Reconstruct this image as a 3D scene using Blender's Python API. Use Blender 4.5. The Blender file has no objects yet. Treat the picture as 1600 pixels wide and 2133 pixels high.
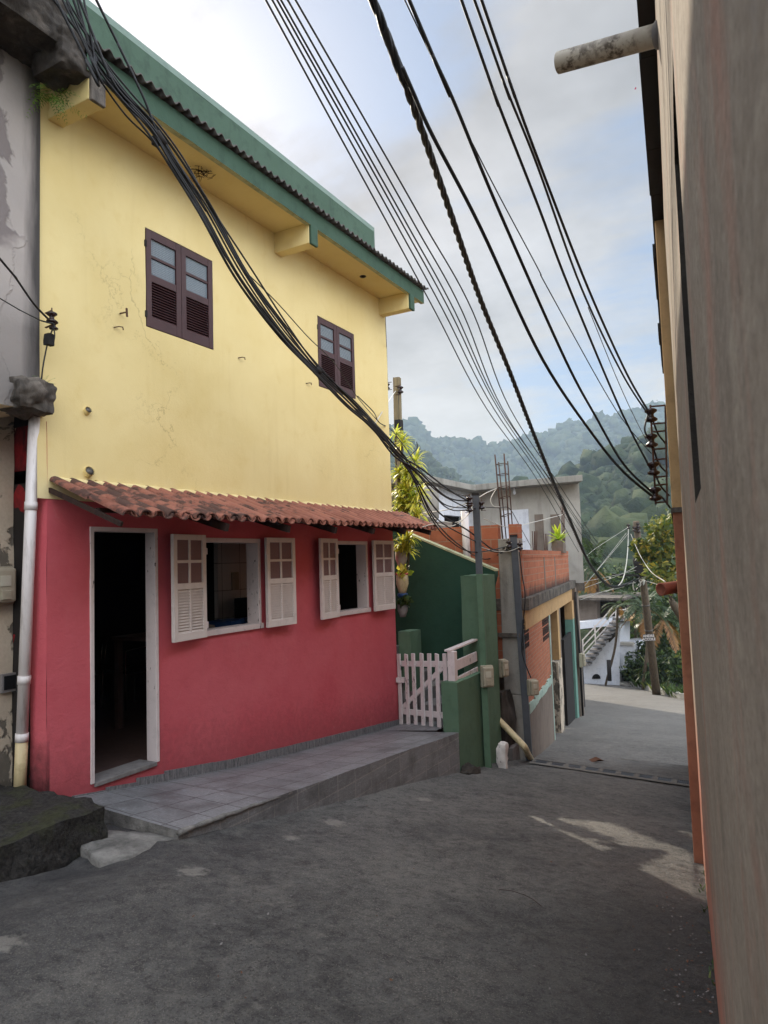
import bpy, math, random
import numpy as np
from mathutils import Vector, Matrix, noise
R = math.radians
random.seed(7); rng = np.random.default_rng(7)
C = bpy.context.scene.collection
SC = bpy.context.scene

# ------------------------------------------------------------------ camera
PW, PH, PF = 1600., 2133., 1480.
EYE = Vector((0, 0, 1.6))
_a, _p, _r = 0.50337912, 0.07061645, -0.03198908
_f0 = Vector((-math.sin(_a), math.cos(_a), 0)); _r0 = Vector((math.cos(_a), math.sin(_a), 0)); _u0 = Vector((0, 0, 1))
CF = _f0*math.cos(_p) + _u0*math.sin(_p); _u = _u0*math.cos(_p) - _f0*math.sin(_p)
CR = _r0*math.cos(_r) + _u*math.sin(_r); CU = _u*math.cos(_r) - _r0*math.sin(_r)
cd = bpy.data.cameras.new('camera'); cam = bpy.data.objects.new('camera', cd); C.objects.link(cam)
cd.sensor_fit = 'VERTICAL'; cd.sensor_height = 36; cd.lens = PF/PH*36
cd.clip_start = .01; cd.clip_end = 6000
m3 = Matrix((CR, CU, -CF)).transposed()
cam.matrix_world = Matrix.Translation(EYE) @ m3.to_4x4()
cd.dof.use_dof = True; cd.dof.focus_distance = 8.; cd.dof.aperture_fstop = 12
SC.camera = cam
SC.view_settings.view_transform = 'Standard'; SC.view_settings.look = 'None'
SC.view_settings.exposure = .1; SC.view_settings.gamma = 1
SC.cycles.max_bounces = 8; SC.cycles.volume_bounces = 0; SC.cycles.use_denoising = True
SC.cycles.transparent_max_bounces = 12

SUN_AZ, SUN_EL = R(48), R(33)
SDIR = Vector((-math.sin(SUN_AZ)*math.cos(SUN_EL), math.cos(SUN_AZ)*math.cos(SUN_EL), math.sin(SUN_EL)))
sl = bpy.data.lights.new('sun', 'SUN'); sl.energy = 5; sl.angle = R(.5); sl.color = (1, .9, .74)
so = bpy.data.objects.new('sun', sl); C.objects.link(so); so.rotation_euler = SDIR.to_track_quat('Z', 'Y').to_euler()

# ------------------------------------------------------------------ node helper
class NT:
    def __init__(s, tree): s.t = tree; s.n = tree.nodes; s.l = tree.links
    def node(s, typ, **kw):
        n = s.n.new(typ)
        for k, v in kw.items(): setattr(n, k, v)
        return n
    def put(s, sock, v):
        if isinstance(v, bpy.types.NodeSocket): s.l.new(v, sock)
        elif isinstance(v, (tuple, list)) and len(v) == 3 and sock.type == 'RGBA': sock.default_value = (*v, 1)
        else: sock.default_value = v
    def pos(s): return s.node('ShaderNodeNewGeometry').outputs['Position']
    def island(s): return s.node('ShaderNodeNewGeometry').outputs['Random Per Island']
    def map(s, v, sc=(1, 1, 1), loc=(0, 0, 0), rot=(0, 0, 0)):
        n = s.node('ShaderNodeMapping'); s.put(n.inputs[0], v)
        n.inputs['Scale'].default_value = sc; n.inputs['Location'].default_value = loc; n.inputs['Rotation'].default_value = rot
        return n.outputs[0]
    def noise(s, v, scale, detail=4, rough=.55, dist=0):
        n = s.node('ShaderNodeTexNoise'); s.put(n.inputs['Vector'], v)
        n.inputs['Scale'].default_value = scale; n.inputs['Detail'].default_value = detail
        n.inputs['Roughness'].default_value = rough; n.inputs['Distortion'].default_value = dist
        return n.outputs[0]
    def voro(s, v, scale, feature='F1'):
        n = s.node('ShaderNodeTexVoronoi', feature=feature); s.put(n.inputs['Vector'], v); n.inputs['Scale'].default_value = scale
        return n.outputs[0]
    def ramp(s, f, *st):
        lo = min(p for p, _ in st); hi = max(p for p, _ in st)
        if lo < 0 or hi > 1:
            f = s.math('DIVIDE', s.math('SUBTRACT', f, lo), hi-lo); st = [((p-lo)/(hi-lo), c) for p, c in st]
        n = s.node('ShaderNodeValToRGB'); s.put(n.inputs[0], f); e = n.color_ramp.elements
        while len(e) < len(st): e.new(.5)
        for q, (p, c) in zip(e, st):
            q.position = p; q.color = (c, c, c, 1) if isinstance(c, (int, float)) else (*c, 1)
        return n.outputs[0]
    def mix(s, f, a, b, mode='MIX'):
        n = s.node('ShaderNodeMix', data_type='RGBA', blend_type=mode); s.put(n.inputs[0], f); s.put(n.inputs[6], a); s.put(n.inputs[7], b)
        return n.outputs[2]
    def math(s, op, a, b=0., c=0.):
        n = s.node('ShaderNodeMath', operation=op); s.put(n.inputs[0], a); s.put(n.inputs[1], b); s.put(n.inputs[2], c)
        return n.outputs[0]
    def vmath(s, op, a, b=(0, 0, 0)):
        n = s.node('ShaderNodeVectorMath', operation=op); s.put(n.inputs[0], a); s.put(n.inputs[1], b)
        return n.outputs[1] if op in ('DOT_PRODUCT', 'LENGTH', 'DISTANCE') else n.outputs[0]
    def sep(s, v): n = s.node('ShaderNodeSeparateXYZ'); s.put(n.inputs[0], v); return n.outputs
    def comb(s, x, y, z=0.): n = s.node('ShaderNodeCombineXYZ'); s.put(n.inputs[0], x); s.put(n.inputs[1], y); s.put(n.inputs[2], z); return n.outputs[0]
    def bump(s, h, strength=.3, dist=.02, nrm=None):
        n = s.node('ShaderNodeBump'); s.put(n.inputs['Height'], h); n.inputs['Strength'].default_value = strength; n.inputs['Distance'].default_value = dist
        if nrm is not None: s.put(n.inputs['Normal'], nrm)
        return n.outputs[0]
    def uvplane(s, d):
        p = s.pos(); return s.comb(s.vmath('DOT_PRODUCT', p, d), s.sep(p)[2], 0.)
    def brick(s, v, w, h, mortar, off=.5, c1=(1, 1, 1), c2=(.8, .8, .8), cm=(0, 0, 0), bias=0.):
        n = s.node('ShaderNodeTexBrick'); n.offset = off; s.put(n.inputs['Vector'], v)
        n.inputs['Scale'].default_value = 1; n.inputs['Brick Width'].default_value = w; n.inputs['Row Height'].default_value = h
        n.inputs['Mortar Size'].default_value = mortar; n.inputs['Bias'].default_value = bias; n.inputs['Mortar Smooth'].default_value = .2
        s.put(n.inputs['Color1'], c1); s.put(n.inputs['Color2'], c2); s.put(n.inputs['Mortar'], cm)
        return n.outputs['Color'], n.outputs['Fac']

def S(r, g, b):
    return tuple(((c/255+.055)/1.055)**2.4 if c > 10 else c/255/12.92 for c in (r, g, b))

MATS = {}
def mat(name, fn=None, base=(.5, .5, .5), rough=.8, metal=0., spec=.3):
    m = bpy.data.materials.new(name); m.use_nodes = True; MATS[name] = m
    t = NT(m.node_tree); b = m.node_tree.nodes['Principled BSDF']
    b.inputs['Base Color'].default_value = (*base, 1); b.inputs['Roughness'].default_value = rough
    b.inputs['Metallic'].default_value = metal; b.inputs['Specular IOR Level'].default_value = spec
    if fn:
        r = fn(t, b)
        if isinstance(r, dict):
            for k, v in r.items(): t.put(b.inputs[k], v)
    return m

# ------------------------------------------------------------------ world
SC.world = bpy.data.worlds.new('World'); SC.world.use_nodes = True
def world():
    t = NT(SC.world.node_tree); bg = SC.world.node_tree.nodes['Background']
    sky = t.node('ShaderNodeTexSky', sky_type='NISHITA', sun_disc=False, sun_elevation=SUN_EL, sun_rotation=-SUN_AZ, air_density=1.2, dust_density=1.5)
    v = t.node('ShaderNodeTexCoord').outputs['Generated']
    x, y, z = t.sep(v)
    zz = t.math('ADD', t.math('MAXIMUM', z, 0.), .16)
    pv = t.comb(t.math('DIVIDE', x, zz), t.math('DIVIDE', y, zz), 0.)
    n1 = t.noise(t.map(pv, (1, 1, 1), (3.1, 1.7, 0), (0, 0, R(35))), .8, 7, .58, .5)
    n2 = t.noise(t.map(pv, (.7, 2.2, 1), (0.3, 4, 0), (0, 0, R(62))), 1.3, 6, .6, .3)
    f = t.math('ADD', t.math('MULTIPLY', n1, .75), t.math('SUBTRACT', t.math('MULTIPLY', n2, .6), .17))
    def spot(px, py, wid, amt):
        nonlocal f
        d = (CF + CR*((px-800)/PF) + CU*((1066.5-py)/PF)).normalized()
        s = t.vmath('DOT_PRODUCT', v, tuple(d))
        g = t.ramp(t.math('SUBTRACT', 1., s), (0, 1.), (wid, 0.))
        f = t.math('ADD', f, t.math('MULTIPLY', g, amt))
    spot(520, 0, .06, -.30); spot(1270, 560, .03, -.16); spot(1120, 880, .006, -.16); spot(800, 60, .02, -.12); spot(900, 330, .10, .12)
    spot(1250, 250, .03, .06); spot(430, 230, .05, .1); spot(1000, 720, .03, .08); spot(860, 680, .008, -.08)
    low = t.ramp(z, (.08, 1.), (.36, 0.)); f = t.math('ADD', f, t.math('MULTIPLY', low, .10))
    cov = t.ramp(f, (.40, .0), (.49, .55), (.58, 1.))
    shade = t.ramp(t.noise(t.map(pv, (1, 1, 1), (7, 2, 1)), 1.5, 5, .6), (.3, .60), (.7, 1.16))
    glow = t.math('POWER', t.math('MAXIMUM', t.vmath('DOT_PRODUCT', v, tuple(SDIR)), 0.), 14.)
    # unseen sky behind the camera is brightened as added fill for the shaded facade
    back = t.vmath('DOT_PRODUCT', v, tuple((Vector((.80, -.42, .55))).normalized()))
    back_fill = t.ramp(back, (.12, (1., 1., 1.)), (.70, (FILL_GAIN*1.04, FILL_GAIN, FILL_GAIN*.93)))
    ccol = t.mix(glow, (6.0, 6.05, 6.2), (6.8, 6.1, 5.6))
    ccol = t.mix(1., ccol, t.mix(1., back_fill, shade, 'MULTIPLY'), 'MULTIPLY')
    ccol = t.mix(t.math('MULTIPLY', low, .75), ccol, (7.8, 7.1, 6.0))
    blue = t.mix(.62, sky.outputs[0], t.mix(1., (2.5, 3.6, 5.6), back_fill, 'MULTIPLY'))
    col = t.mix(cov, blue, ccol)
    t.put(bg.inputs[0], col); bg.inputs[1].default_value = .11
FILL_GAIN = 7.2
world()

# ------------------------------------------------------------------ geometry helpers
def ray(px, py): return CF + CR*((px-PW/2)/PF) + CU*((PH/2-py)/PF)
def at(px, py, X=None, Y=None, Z=None, D=None, P=None):
    d = ray(px, py)
    if X is not None: k = (X-EYE.x)/d.x
    elif Y is not None: k = (Y-EYE.y)/d.y
    elif Z is not None: k = (Z-EYE.z)/d.z
    elif P is not None:
        n = Vector((P[1][1], -P[1][0], 0)); k = (Vector(P[0])-EYE).dot(n)/d.dot(n)
    else: k = D
    return EYE + d*k
def gz(x, y):
    if y < 1.3: z = 0.
    elif y < 3.3: z = -.172*(y-1.3)**2/4
    elif y < 11: z = -.172*(y-2.31)
    elif y < 13: t = (y-11)/2; z = -1.495-2*(.172*t-.026*t*t)
    else: z = -1.787-.12*(min(y, 42)-13)
    k = 1 if y < 9 else max(0, 1-(y-9)/4)
    if x < -3.2 and y < 3.5: z -= .10*min(1, (-3.2-x)/.6)*min(1, (3.5-y)/.5)
    return z-.05*max(0, min(4, x+3.7))*k
def gnd(px, py):
    d = ray(px, py); k = .5
    while k < 90:
        p = EYE+d*k
        if p.z < gz(p.x, p.y): return p
        k += .01
    return p
def N3(x, y, z, s=1.): return noise.noise(Vector((x*s, y*s, z*s)))

class MB:
    def __init__(s): s.v = []; s.f = []; s.mi = []; s.sm = []; s.mats = []; s.m = None
    def _mi(s, name):
        if name not in s.mats: s.mats.append(name)
        return s.mats.index(name)
    def add(s, vs, fs, m, smooth=False):
        o = len(s.v); k = s._mi(m)
        if s.m is not None: vs = [s.m @ Vector(v) for v in vs]
        s.v += [tuple(v) for v in vs]
        for f in fs: s.f.append(tuple(i+o for i in f)); s.mi.append(k); s.sm.append(smooth)
        return s
    def box(s, a, b, m):
        x0, y0, z0 = (min(a[i], b[i]) for i in range(3)); x1, y1, z1 = (max(a[i], b[i]) for i in range(3))
        return s.add([(x0, y0, z0), (x1, y0, z0), (x1, y1, z0), (x0, y1, z0), (x0, y0, z1), (x1, y0, z1), (x1, y1, z1), (x0, y1, z1)],
              [(0, 3, 2, 1), (4, 5, 6, 7), (0, 1, 5, 4), (1, 2, 6, 5), (2, 3, 7, 6), (3, 0, 4, 7)], m)
    def prism(s, poly, vec, m):
        n = len(poly); poly = [Vector(p) for p in poly]; vec = Vector(vec)
        nrm = Vector((0, 0, 0))
        for i in range(n): nrm += poly[i].cross(poly[(i+1) % n])
        if nrm.dot(vec) > 0: poly = poly[::-1]
        return s.add(poly+[p+vec for p in poly], [tuple(range(n)), tuple(range(2*n-1, n-1, -1))] +
              [((i+1) % n, i, i+n, (i+1) % n+n) for i in range(n)], m)
    def bar(s, a, b, w, h, m, up=(0, 0, 1)):
        a = Vector(a); b = Vector(b); d = (b-a).normalized(); up = Vector(up)
        x = d.cross(up)
        if x.length < 1e-4: x = d.cross(Vector((1, 0, 0)))
        x.normalize(); y = x.cross(d).normalized(); x = x*w/2; y = y*h/2
        return s.add([a-x-y, a+x-y, a+x+y, a-x+y, b-x-y, b+x-y, b+x+y, b-x+y],
              [(0, 1, 2, 3), (7, 6, 5, 4), (0, 4, 5, 1), (1, 5, 6, 2), (2, 6, 7, 3), (3, 7, 4, 0)], m)
    def tube(s, pts, r, m, n=8, cap=True):
        pts = [Vector(p) for p in pts]; K = len(pts)
        rs = r if isinstance(r, (list, tuple)) else [r]*K
        vs = []; px = None
        for i in range(K):
            d = (pts[min(i+1, K-1)]-pts[max(i-1, 0)]).normalized()
            x = (px - d*px.dot(d)) if px is not None else d.cross(Vector((0, 0, 1)) if abs(d.z) < .9 else Vector((1, 0, 0)))
            x.normalize(); px = x; y = d.cross(x)
            for j in range(n):
                a = 2*math.pi*j/n; vs.append(pts[i]+(x*math.cos(a)+y*math.sin(a))*rs[i])
        fs = [(i*n+j, i*n+(j+1) % n, (i+1)*n+(j+1) % n, (i+1)*n+j) for i in range(K-1) for j in range(n)]
        if cap: fs += [tuple(range(n-1, -1, -1)), tuple(range((K-1)*n, K*n))]
        return s.add(vs, fs, m, True)
    def lathe(s, c, axis, prof, m, n=12):
        c = Vector(c); d = Vector(axis).normalized()
        pts = [c+d*h for r, h in prof]; vs = []
        x = d.cross(Vector((0, 0, 1)) if abs(d.z) < .9 else Vector((1, 0, 0))).normalized(); y = d.cross(x)
        for p, (r, h) in zip(pts, prof):
            for j in range(n):
                a = 2*math.pi*j/n; vs.append(p+(x*math.cos(a)+y*math.sin(a))*max(r, .0005))
        K = len(prof)
        fs = [(i*n+j, i*n+(j+1) % n, (i+1)*n+(j+1) % n, (i+1)*n+j) for i in range(K-1) for j in range(n)]
        fs += [tuple(range(n-1, -1, -1)), tuple(range((K-1)*n, K*n))]
        return s.add(vs, fs, m, True)
    def rock(s, a, b, m, n=8, amp=.04, sc=3., seed=0., rnd=.25):
        # a box-like lump with rounded, uneven faces
        a = Vector(a); b = Vector(b); c = (a+b)/2; h = (b-a)/2; vs = []; fs = []
        for ax in range(3):
            for sg in (-1, 1):
                o = len(vs)
                for i in range(n+1):
                    for j in range(n+1):
                        u = [0, 0, 0]; u[ax] = sg; u[(ax+1) % 3] = -1+2*i/n; u[(ax+2) % 3] = -1+2*j/n
                        q = Vector(u); L = q.length; w = (q*(1-rnd)+q.normalized()*1.15*rnd)
                        p = Vector((c.x+h.x*w.x, c.y+h.y*w.y, c.z+h.z*w.z))
                        dn = q.normalized(); k = N3(p.x+seed, p.y, p.z, sc)*amp + N3(p.x, p.y+seed, p.z, sc*3.3)*amp*.45
                        vs.append(p+dn*k)
                for i in range(n):
                    for j in range(n):
                        q = (o+i*(n+1)+j, o+(i+1)*(n+1)+j, o+(i+1)*(n+1)+j+1, o+i*(n+1)+j+1)
                        fs.append(q if sg > 0 else q[::-1])
        return s.add(vs, fs, m, True)

ROOT = {}
def props(o, label=None, cat=None, group=None, kind=None):
    if label: o['label'] = label
    if cat: o['category'] = cat
    if group: o['group'] = group
    if kind: o['kind'] = kind
    return o
def thing(name, label, cat, loc=(0, 0, 0), group=None, rz=0.):
    o = bpy.data.objects.new(name, None); C.objects.link(o); o.location = loc; o.rotation_euler = (0, 0, rz)
    o.empty_display_size = .1; ROOT[o.name] = Vector(loc)
    return props(o, label, cat, group)
def finish(me, name, mats, parent):
    for k in mats: me.materials.append(MATS[k])
    o = bpy.data.objects.new(name, me); C.objects.link(o)
    if parent is not None: o.parent = parent
    return o
def build(mb, name, parent=None, label=None, cat=None, group=None, kind=None, bevel=0., local=False, weld=False):
    """link mb as one mesh; coordinates are world coordinates unless local"""
    off = Vector((0, 0, 0))
    if parent is not None and not local:
        q = parent
        while q.parent: q = q.parent
        off = ROOT.get(q.name, off)
    elif parent is None and cat and not local:
        vs = np.array(mb.v); off = Vector((float((vs[:, 0].min()+vs[:, 0].max())/2), float((vs[:, 1].min()+vs[:, 1].max())/2), float(vs[:, 2].min())))
    me = bpy.data.meshes.new(name)
    me.from_pydata([(v[0]-off.x, v[1]-off.y, v[2]-off.z) for v in mb.v], [], mb.f)
    me.polygons.foreach_set('material_index', mb.mi); me.polygons.foreach_set('use_smooth', mb.sm); me.update()
    o = finish(me, name, mb.mats, parent)
    if parent is None: o.location = off
    if weld: q = o.modifiers.new('weld', 'WELD'); q.merge_threshold = .001
    if bevel:
        b = o.modifiers.new('bevel', 'BEVEL'); b.width = bevel; b.segments = 2; b.limit_method = 'ANGLE'; b.angle_limit = R(50)
    if label or cat or kind: props(o, label, cat, group, kind)
    return o
def copy_tree(o, parent=None):
    c = o.copy(); C.objects.link(c)
    if parent is not None: c.parent = parent
    for ch in list(o.children): copy_tree(ch, c)
    return c
def np_mesh(name, V, F, mats, parent=None, mi=None, **kw):
    off = np.zeros(3)
    if parent is not None:
        q = parent
        while q.parent: q = q.parent
        off = np.array(ROOT.get(q.name, (0, 0, 0)))
    V = np.asarray(V, np.float32)-off.astype(np.float32); F = np.asarray(F, np.int32)
    me = bpy.data.meshes.new(name); k = F.shape[1]
    me.vertices.add(len(V)); me.vertices.foreach_set('co', V.ravel())
    me.loops.add(F.size); me.loops.foreach_set('vertex_index', F.ravel())
    me.polygons.add(len(F)); me.polygons.foreach_set('loop_start', np.arange(len(F), dtype=np.int32)*k)
    try: me.polygons.foreach_set('loop_total', np.full(len(F), k, np.int32))
    except Exception: pass
    if mi is not None: me.polygons.foreach_set('material_index', np.asarray(mi, np.int32))
    me.update(calc_edges=True); me.validate()
    o = finish(me, name, mats, parent)
    return props(o, kw.get('label'), kw.get('cat'), kw.get('group'), kw.get('kind'))

def wallgrid(mb, O, U, V, Nn, u0, u1, v0, v1, holes, depth, m, cell=.12, amp=.005, sc=2.2, rm=None):
    """front face of a wall with openings and their reveals; uneven plaster is real relief"""
    O = Vector(O); U = Vector(U); V = Vector(V); Nn = Vector(Nn)
    def cuts(a, b, extra):
        xs = sorted(set([a, b]+[e for e in extra if a < e < b])); out = []
        for p, q in zip(xs, xs[1:]):
            k = max(1, int(math.ceil((q-p)/cell))); out += [p+(q-p)*i/k for i in range(k)]
        return out+[b]
    us = cuts(u0, u1, [x for h in holes for x in h[:2]]); vs = cuts(v0, v1, [x for h in holes for x in h[2:]])
    def P(u, v):
        p = O+U*u+V*v; k = amp*(N3(p.x, p.y, p.z, sc)+.5*N3(p.x+9, p.y, p.z, sc*3.1)); return p+Nn*k
    nv = len(vs); pts = [P(u, v) for u in us for v in vs]; fs = []
    flip = U.cross(V).dot(Nn) < 0
    for i in range(len(us)-1):
        for j in range(nv-1):
            cu = (us[i]+us[i+1])/2; cv = (vs[j]+vs[j+1])/2
            if any(h[0] < cu < h[1] and h[2] < cv < h[3] for h in holes): continue
            q = (i*nv+j, (i+1)*nv+j, (i+1)*nv+j+1, i*nv+j+1); fs.append(q[::-1] if flip else q)
    mb.add(pts, fs, m, True)
    for h in holes:
        d = depth if not isinstance(depth, dict) else depth[h]
        loop = [(u, h[2]) for u in us if h[0] <= u <= h[1]]+[(h[1], v) for v in vs if h[2] < v <= h[3]] + \
               [(u, h[3]) for u in reversed(us) if h[0] <= u < h[1]]+[(h[0], v) for v in reversed(vs) if h[2] < v < h[3]]
        a = [P(*q) for q in loop]; b = [p-Nn*d for p in a]; n = len(a)
        mb.add(a+b, [(i, i+n, (i+1) % n+n, (i+1) % n) if not flip else ((i+1) % n, (i+1) % n+n, i+n, i) for i in range(n)], rm or m)
def catmull(pts, k=8):
    pts = [Vector(p) for p in pts]; out = []
    for i in range(len(pts)-1):
        p0 = pts[max(i-1, 0)]; p1 = pts[i]; p2 = pts[i+1]; p3 = pts[min(i+2, len(pts)-1)]
        for j in range(k):
            t = j/k
            out.append(.5*((2*p1)+(p2-p0)*t+(2*p0-5*p1+4*p2-p3)*t*t+(-p0+3*p1-3*p2+p3)*t**3))
    return out+[pts[-1]]

# ------------------------------------------------------------------ materials
def plaster(c, dark, light=None, bs=.25, stain=.35, fine=60., rough=.85):
    def fn(t, b):
        p = t.pos(); n1 = t.noise(p, 1.1, 6, .6, .4); n2 = t.noise(p, 7, 5, .65)
        n3 = t.noise(t.map(p, (6, 6, .5)), 1.3, 4, .6)
        col = t.mix(t.ramp(n1, (.35, 0.), (.7, 1.)), c, light or c)
        col = t.mix(t.math('MULTIPLY', t.ramp(n2, (.5, 0.), (.75, 1.)), stain), col, dark)
        col = t.mix(t.math('MULTIPLY', t.ramp(n3, (.55, 0.), (.8, 1.)), stain*.7), col, dark)
        h = t.math('ADD', t.math('MULTIPLY', t.noise(p, fine, 3, .6), .35), t.noise(p, 9, 5, .6))
        return {'Base Color': col, 'Normal': t.bump(h, bs, .02), 'Roughness': rough}
    return fn
def yellow(t, b):
    p = t.pos(); n1 = t.noise(p, .9, 5, .6, .3); n2 = t.noise(p, 5, 6, .65); n3 = t.noise(t.map(p, (5, 5, .35)), 1.6, 5, .6)
    z = t.sep(p)[2]
    col = t.mix(t.ramp(n1, (.3, 0.), (.7, 1.)), S(216, 195, 134), S(226, 208, 152))
    col = t.mix(t.math('MULTIPLY', t.ramp(n2, (.55, 0.), (.8, 1.)), .35), col, S(205, 176, 108))
    col = t.mix(t.math('MULTIPLY', t.ramp(n3, (.56, 0.), (.78, 1.)), .13), col, S(176, 148, 92))
    nb = t.math('ADD', z, t.math('MULTIPLY', t.noise(p, 4, 4, .7), .35))
    base = t.ramp(t.math('SUBTRACT', nb, 2.35), (0., 1.), (.22, 0.))       # paler, scaled paint just over the tiles
    col = t.mix(t.math('MULTIPLY', base, .55), col, S(226, 210, 168))
    cr = t.voro(t.vmath('ADD', t.map(p, (1, 1, 1)), t.comb(n2, n1, n2)), 1.7, 'DISTANCE_TO_EDGE')
    crack = t.math('MULTIPLY', t.ramp(cr, (.0, 1.), (.012, 0.)), t.ramp(t.noise(p, .8, 2), (.58, 0.), (.66, 1.)))
    col = t.mix(t.math('MULTIPLY', crack, .5), col, S(120, 96, 60))
    wr = t.math('MULTIPLY', t.noise(t.map(p, (1, 1, 1), (4, 4, 4)), 16, 6, .7, 1.2), t.ramp(t.noise(p, .75, 3), (.46, 0.), (.62, 1.)))
    h = t.math('ADD', t.math('ADD', t.math('MULTIPLY', t.noise(p, 70, 3), .18), t.math('MULTIPLY', t.noise(p, 6, 5, .55), .8)), t.math('SUBTRACT', wr, crack))
    return {'Base Color': col, 'Normal': t.bump(h, .22, .016), 'Roughness': .8}
mat('yellow_plaster', yellow)
def red(t, b):
    p = t.pos(); spl = t.noise(p, 16, 6, .7); n1 = t.noise(p, 1.2, 5, .6, .3); n2 = t.noise(p, 6, 6, .65); n3 = t.noise(t.map(p, (6, 6, .4)), 1.5, 5, .6)
    x, y, z = t.sep(p)
    col = t.mix(t.ramp(n1, (.3, 0.), (.7, 1.)), S(190, 80, 90), S(200, 98, 106))
    col = t.mix(t.math('MULTIPLY', t.ramp(n2, (.5, 0.), (.8, 1.)), .3), col, S(166, 62, 72))
    col = t.mix(t.math('MULTIPLY', t.ramp(n3, (.55, 0.), (.8, 1.)), .3), col, S(188, 102, 108))
    foot = t.ramp(t.math('ADD', t.math('ADD', z, t.math('MULTIPLY', t.math('SUBTRACT', y, 3.45), .108)), t.math('MULTIPLY', t.math('SUBTRACT', spl, .5), -.9)), (-.02, 1.), (.42, 0.))
    col = t.mix(t.math('MULTIPLY', foot, .45), col, S(118, 60, 62))
    scuff = t.math('MULTIPLY', t.ramp(t.noise(p, 3.2, 8, .75, .8), (.60, 0.), (.66, 1.)), .3); col = t.mix(scuff, col, S(196, 118, 120))
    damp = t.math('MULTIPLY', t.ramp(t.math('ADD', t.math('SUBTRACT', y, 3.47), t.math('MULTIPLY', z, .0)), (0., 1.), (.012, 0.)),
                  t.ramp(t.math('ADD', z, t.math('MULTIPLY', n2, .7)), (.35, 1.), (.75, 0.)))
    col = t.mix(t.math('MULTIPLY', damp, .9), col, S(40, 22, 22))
    h = t.math('ADD', t.math('MULTIPLY', t.noise(p, 80, 3), .3), t.noise(t.map(p, (1, 1, 1.6)), 11, 5, .62, .6))
    return {'Base Color': col, 'Normal': t.bump(h, .3, .02), 'Roughness': .75}
mat('red_plaster', red)
mat('green_fascia', plaster(S(58, 82, 67), S(36, 48, 42), S(66, 90, 75), .2, .4))
mat('green_parapet', plaster(S(68, 90, 75), S(46, 60, 52), S(76, 98, 83), .15, .55))
mat('green_coping_skylit', plaster(S(100, 118, 108), S(72, 86, 80), S(110, 126, 116), .15, .4))  # paler than the parapet: sky light caught by the bevel, put into the colour
mat('dark_green_wall', plaster(S(34, 66, 52), S(22, 44, 36), S(40, 72, 57), .25, .3))
mat('green_wall', plaster(S(80, 106, 84), S(54, 78, 60), S(90, 115, 93), .25, .4))
mat('pale_edge', plaster(S(170, 172, 140), S(90, 96, 72), None, .2, .6))
mat('cream_plaster', plaster(S(226, 212, 178), S(150, 130, 100), None, .2, .5))
mat('brown_paint', plaster(S(66, 42, 44), S(46, 30, 31), S(74, 48, 49), .1, .5, 90, .5))
def chipped(c, under, lim, vert=1., bs=.15):
    def fn(t, b):
        p = t.pos(); n = t.noise(t.map(p, (1, 1, 1/vert)), 30, 5, .7); n2 = t.noise(p, 2.3, 3)
        k = t.ramp(t.math('ADD', n, t.math('MULTIPLY', n2, .35)), (lim, 0.), (lim+.03, 1.))
        grime = t.math('MULTIPLY', t.ramp(t.noise(p, 9, 5, .7), (.5, 0.), (.8, 1.)), .45)
        col = t.mix(k, t.mix(grime, c, tuple(q*.55 for q in c)), under)
        return {'Base Color': col, 'Normal': t.bump(t.math('SUBTRACT', 1., k), bs, .004), 'Roughness': .6}
    return fn
mat('white_paint', chipped(S(214, 204, 198), S(96, 84, 74), .93, 2.))
mat('worn_white_paint', chipped(S(206, 194, 192), S(70, 60, 54), .83, 3., .3))
mat('flaked_white', chipped(S(206, 200, 194), S(92, 84, 76), .76, 1.5, .5))
mat('gate_paint', chipped(S(208, 200, 198), S(64, 55, 50), .80, 4., .3))
def glass_obscured(t, b):
    p = t.pos(); u = t.uvplane((0, 1, 0)); k = t.map(u, (1, 1, 1), (0, 0, 0), (0, 0, R(45)))
    x, y, _ = t.sep(k); w = t.math('MULTIPLY', t.math('SINE', t.math('MULTIPLY', x, 260.)), t.math('SINE', t.math('MULTIPLY', y, 260.)))
    col = t.mix(t.ramp(w, (.2, 0.), (.8, 1.)), S(82, 92, 100), S(176, 190, 198))
    return {'Base Color': col, 'Roughness': .25, 'Specular IOR Level': .6, 'Normal': t.bump(w, .6, .004)}
mat('obscured_glass', glass_obscured)
def glass_lower(t, b):
    u = t.uvplane((0, 1, 0)); x, y, _ = t.sep(u)
    w = t.math('MULTIPLY', t.math('SINE', t.math('MULTIPLY', x, 420.)), t.math('SINE', t.math('MULTIPLY', y, 420.)))
    col = t.mix(t.ramp(w, (.2, 0.), (.8, 1.)), S(112, 82, 82), S(168, 132, 132))
    return {'Base Color': col, 'Roughness': .3, 'Specular IOR Level': .5, 'Normal': t.bump(w, .6, .003)}
mat('pink_glass', glass_lower)
def terracotta(t, b):
    p = t.pos(); i = t.island(); n = t.noise(p, 5, 6, .7, .6); n2 = t.noise(p, 28, 4, .7); big = t.noise(p, .9, 3)
    col = t.mix(i, S(118, 72, 58), S(150, 98, 80)); col = t.mix(t.ramp(t.noise(p, 12, 4), (.4, 0.), (.7, 1.)), col, S(142, 92, 78))
    y = t.sep(p)[1]
    yy = t.math('MULTIPLY', y, .1); near = t.ramp(yy, (.34, .15), (.70, .03))
    k = t.ramp(t.math('ADD', t.math('ADD', n, t.math('MULTIPLY', big, .25)), near), (.71, 0.), (.80, 1.))
    col = t.mix(t.math('MULTIPLY', k, .85), col, S(58, 46, 42))
    k2 = t.ramp(n2, (.70, 0.), (.74, 1.)); col = t.mix(t.math('MULTIPLY', k2, .7), col, S(206, 190, 172))
    return {'Base Color': col, 'Roughness': .85, 'Normal': t.bump(t.math('ADD', n2, n), .4, .01)}
mat('terracotta', terracotta)
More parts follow.
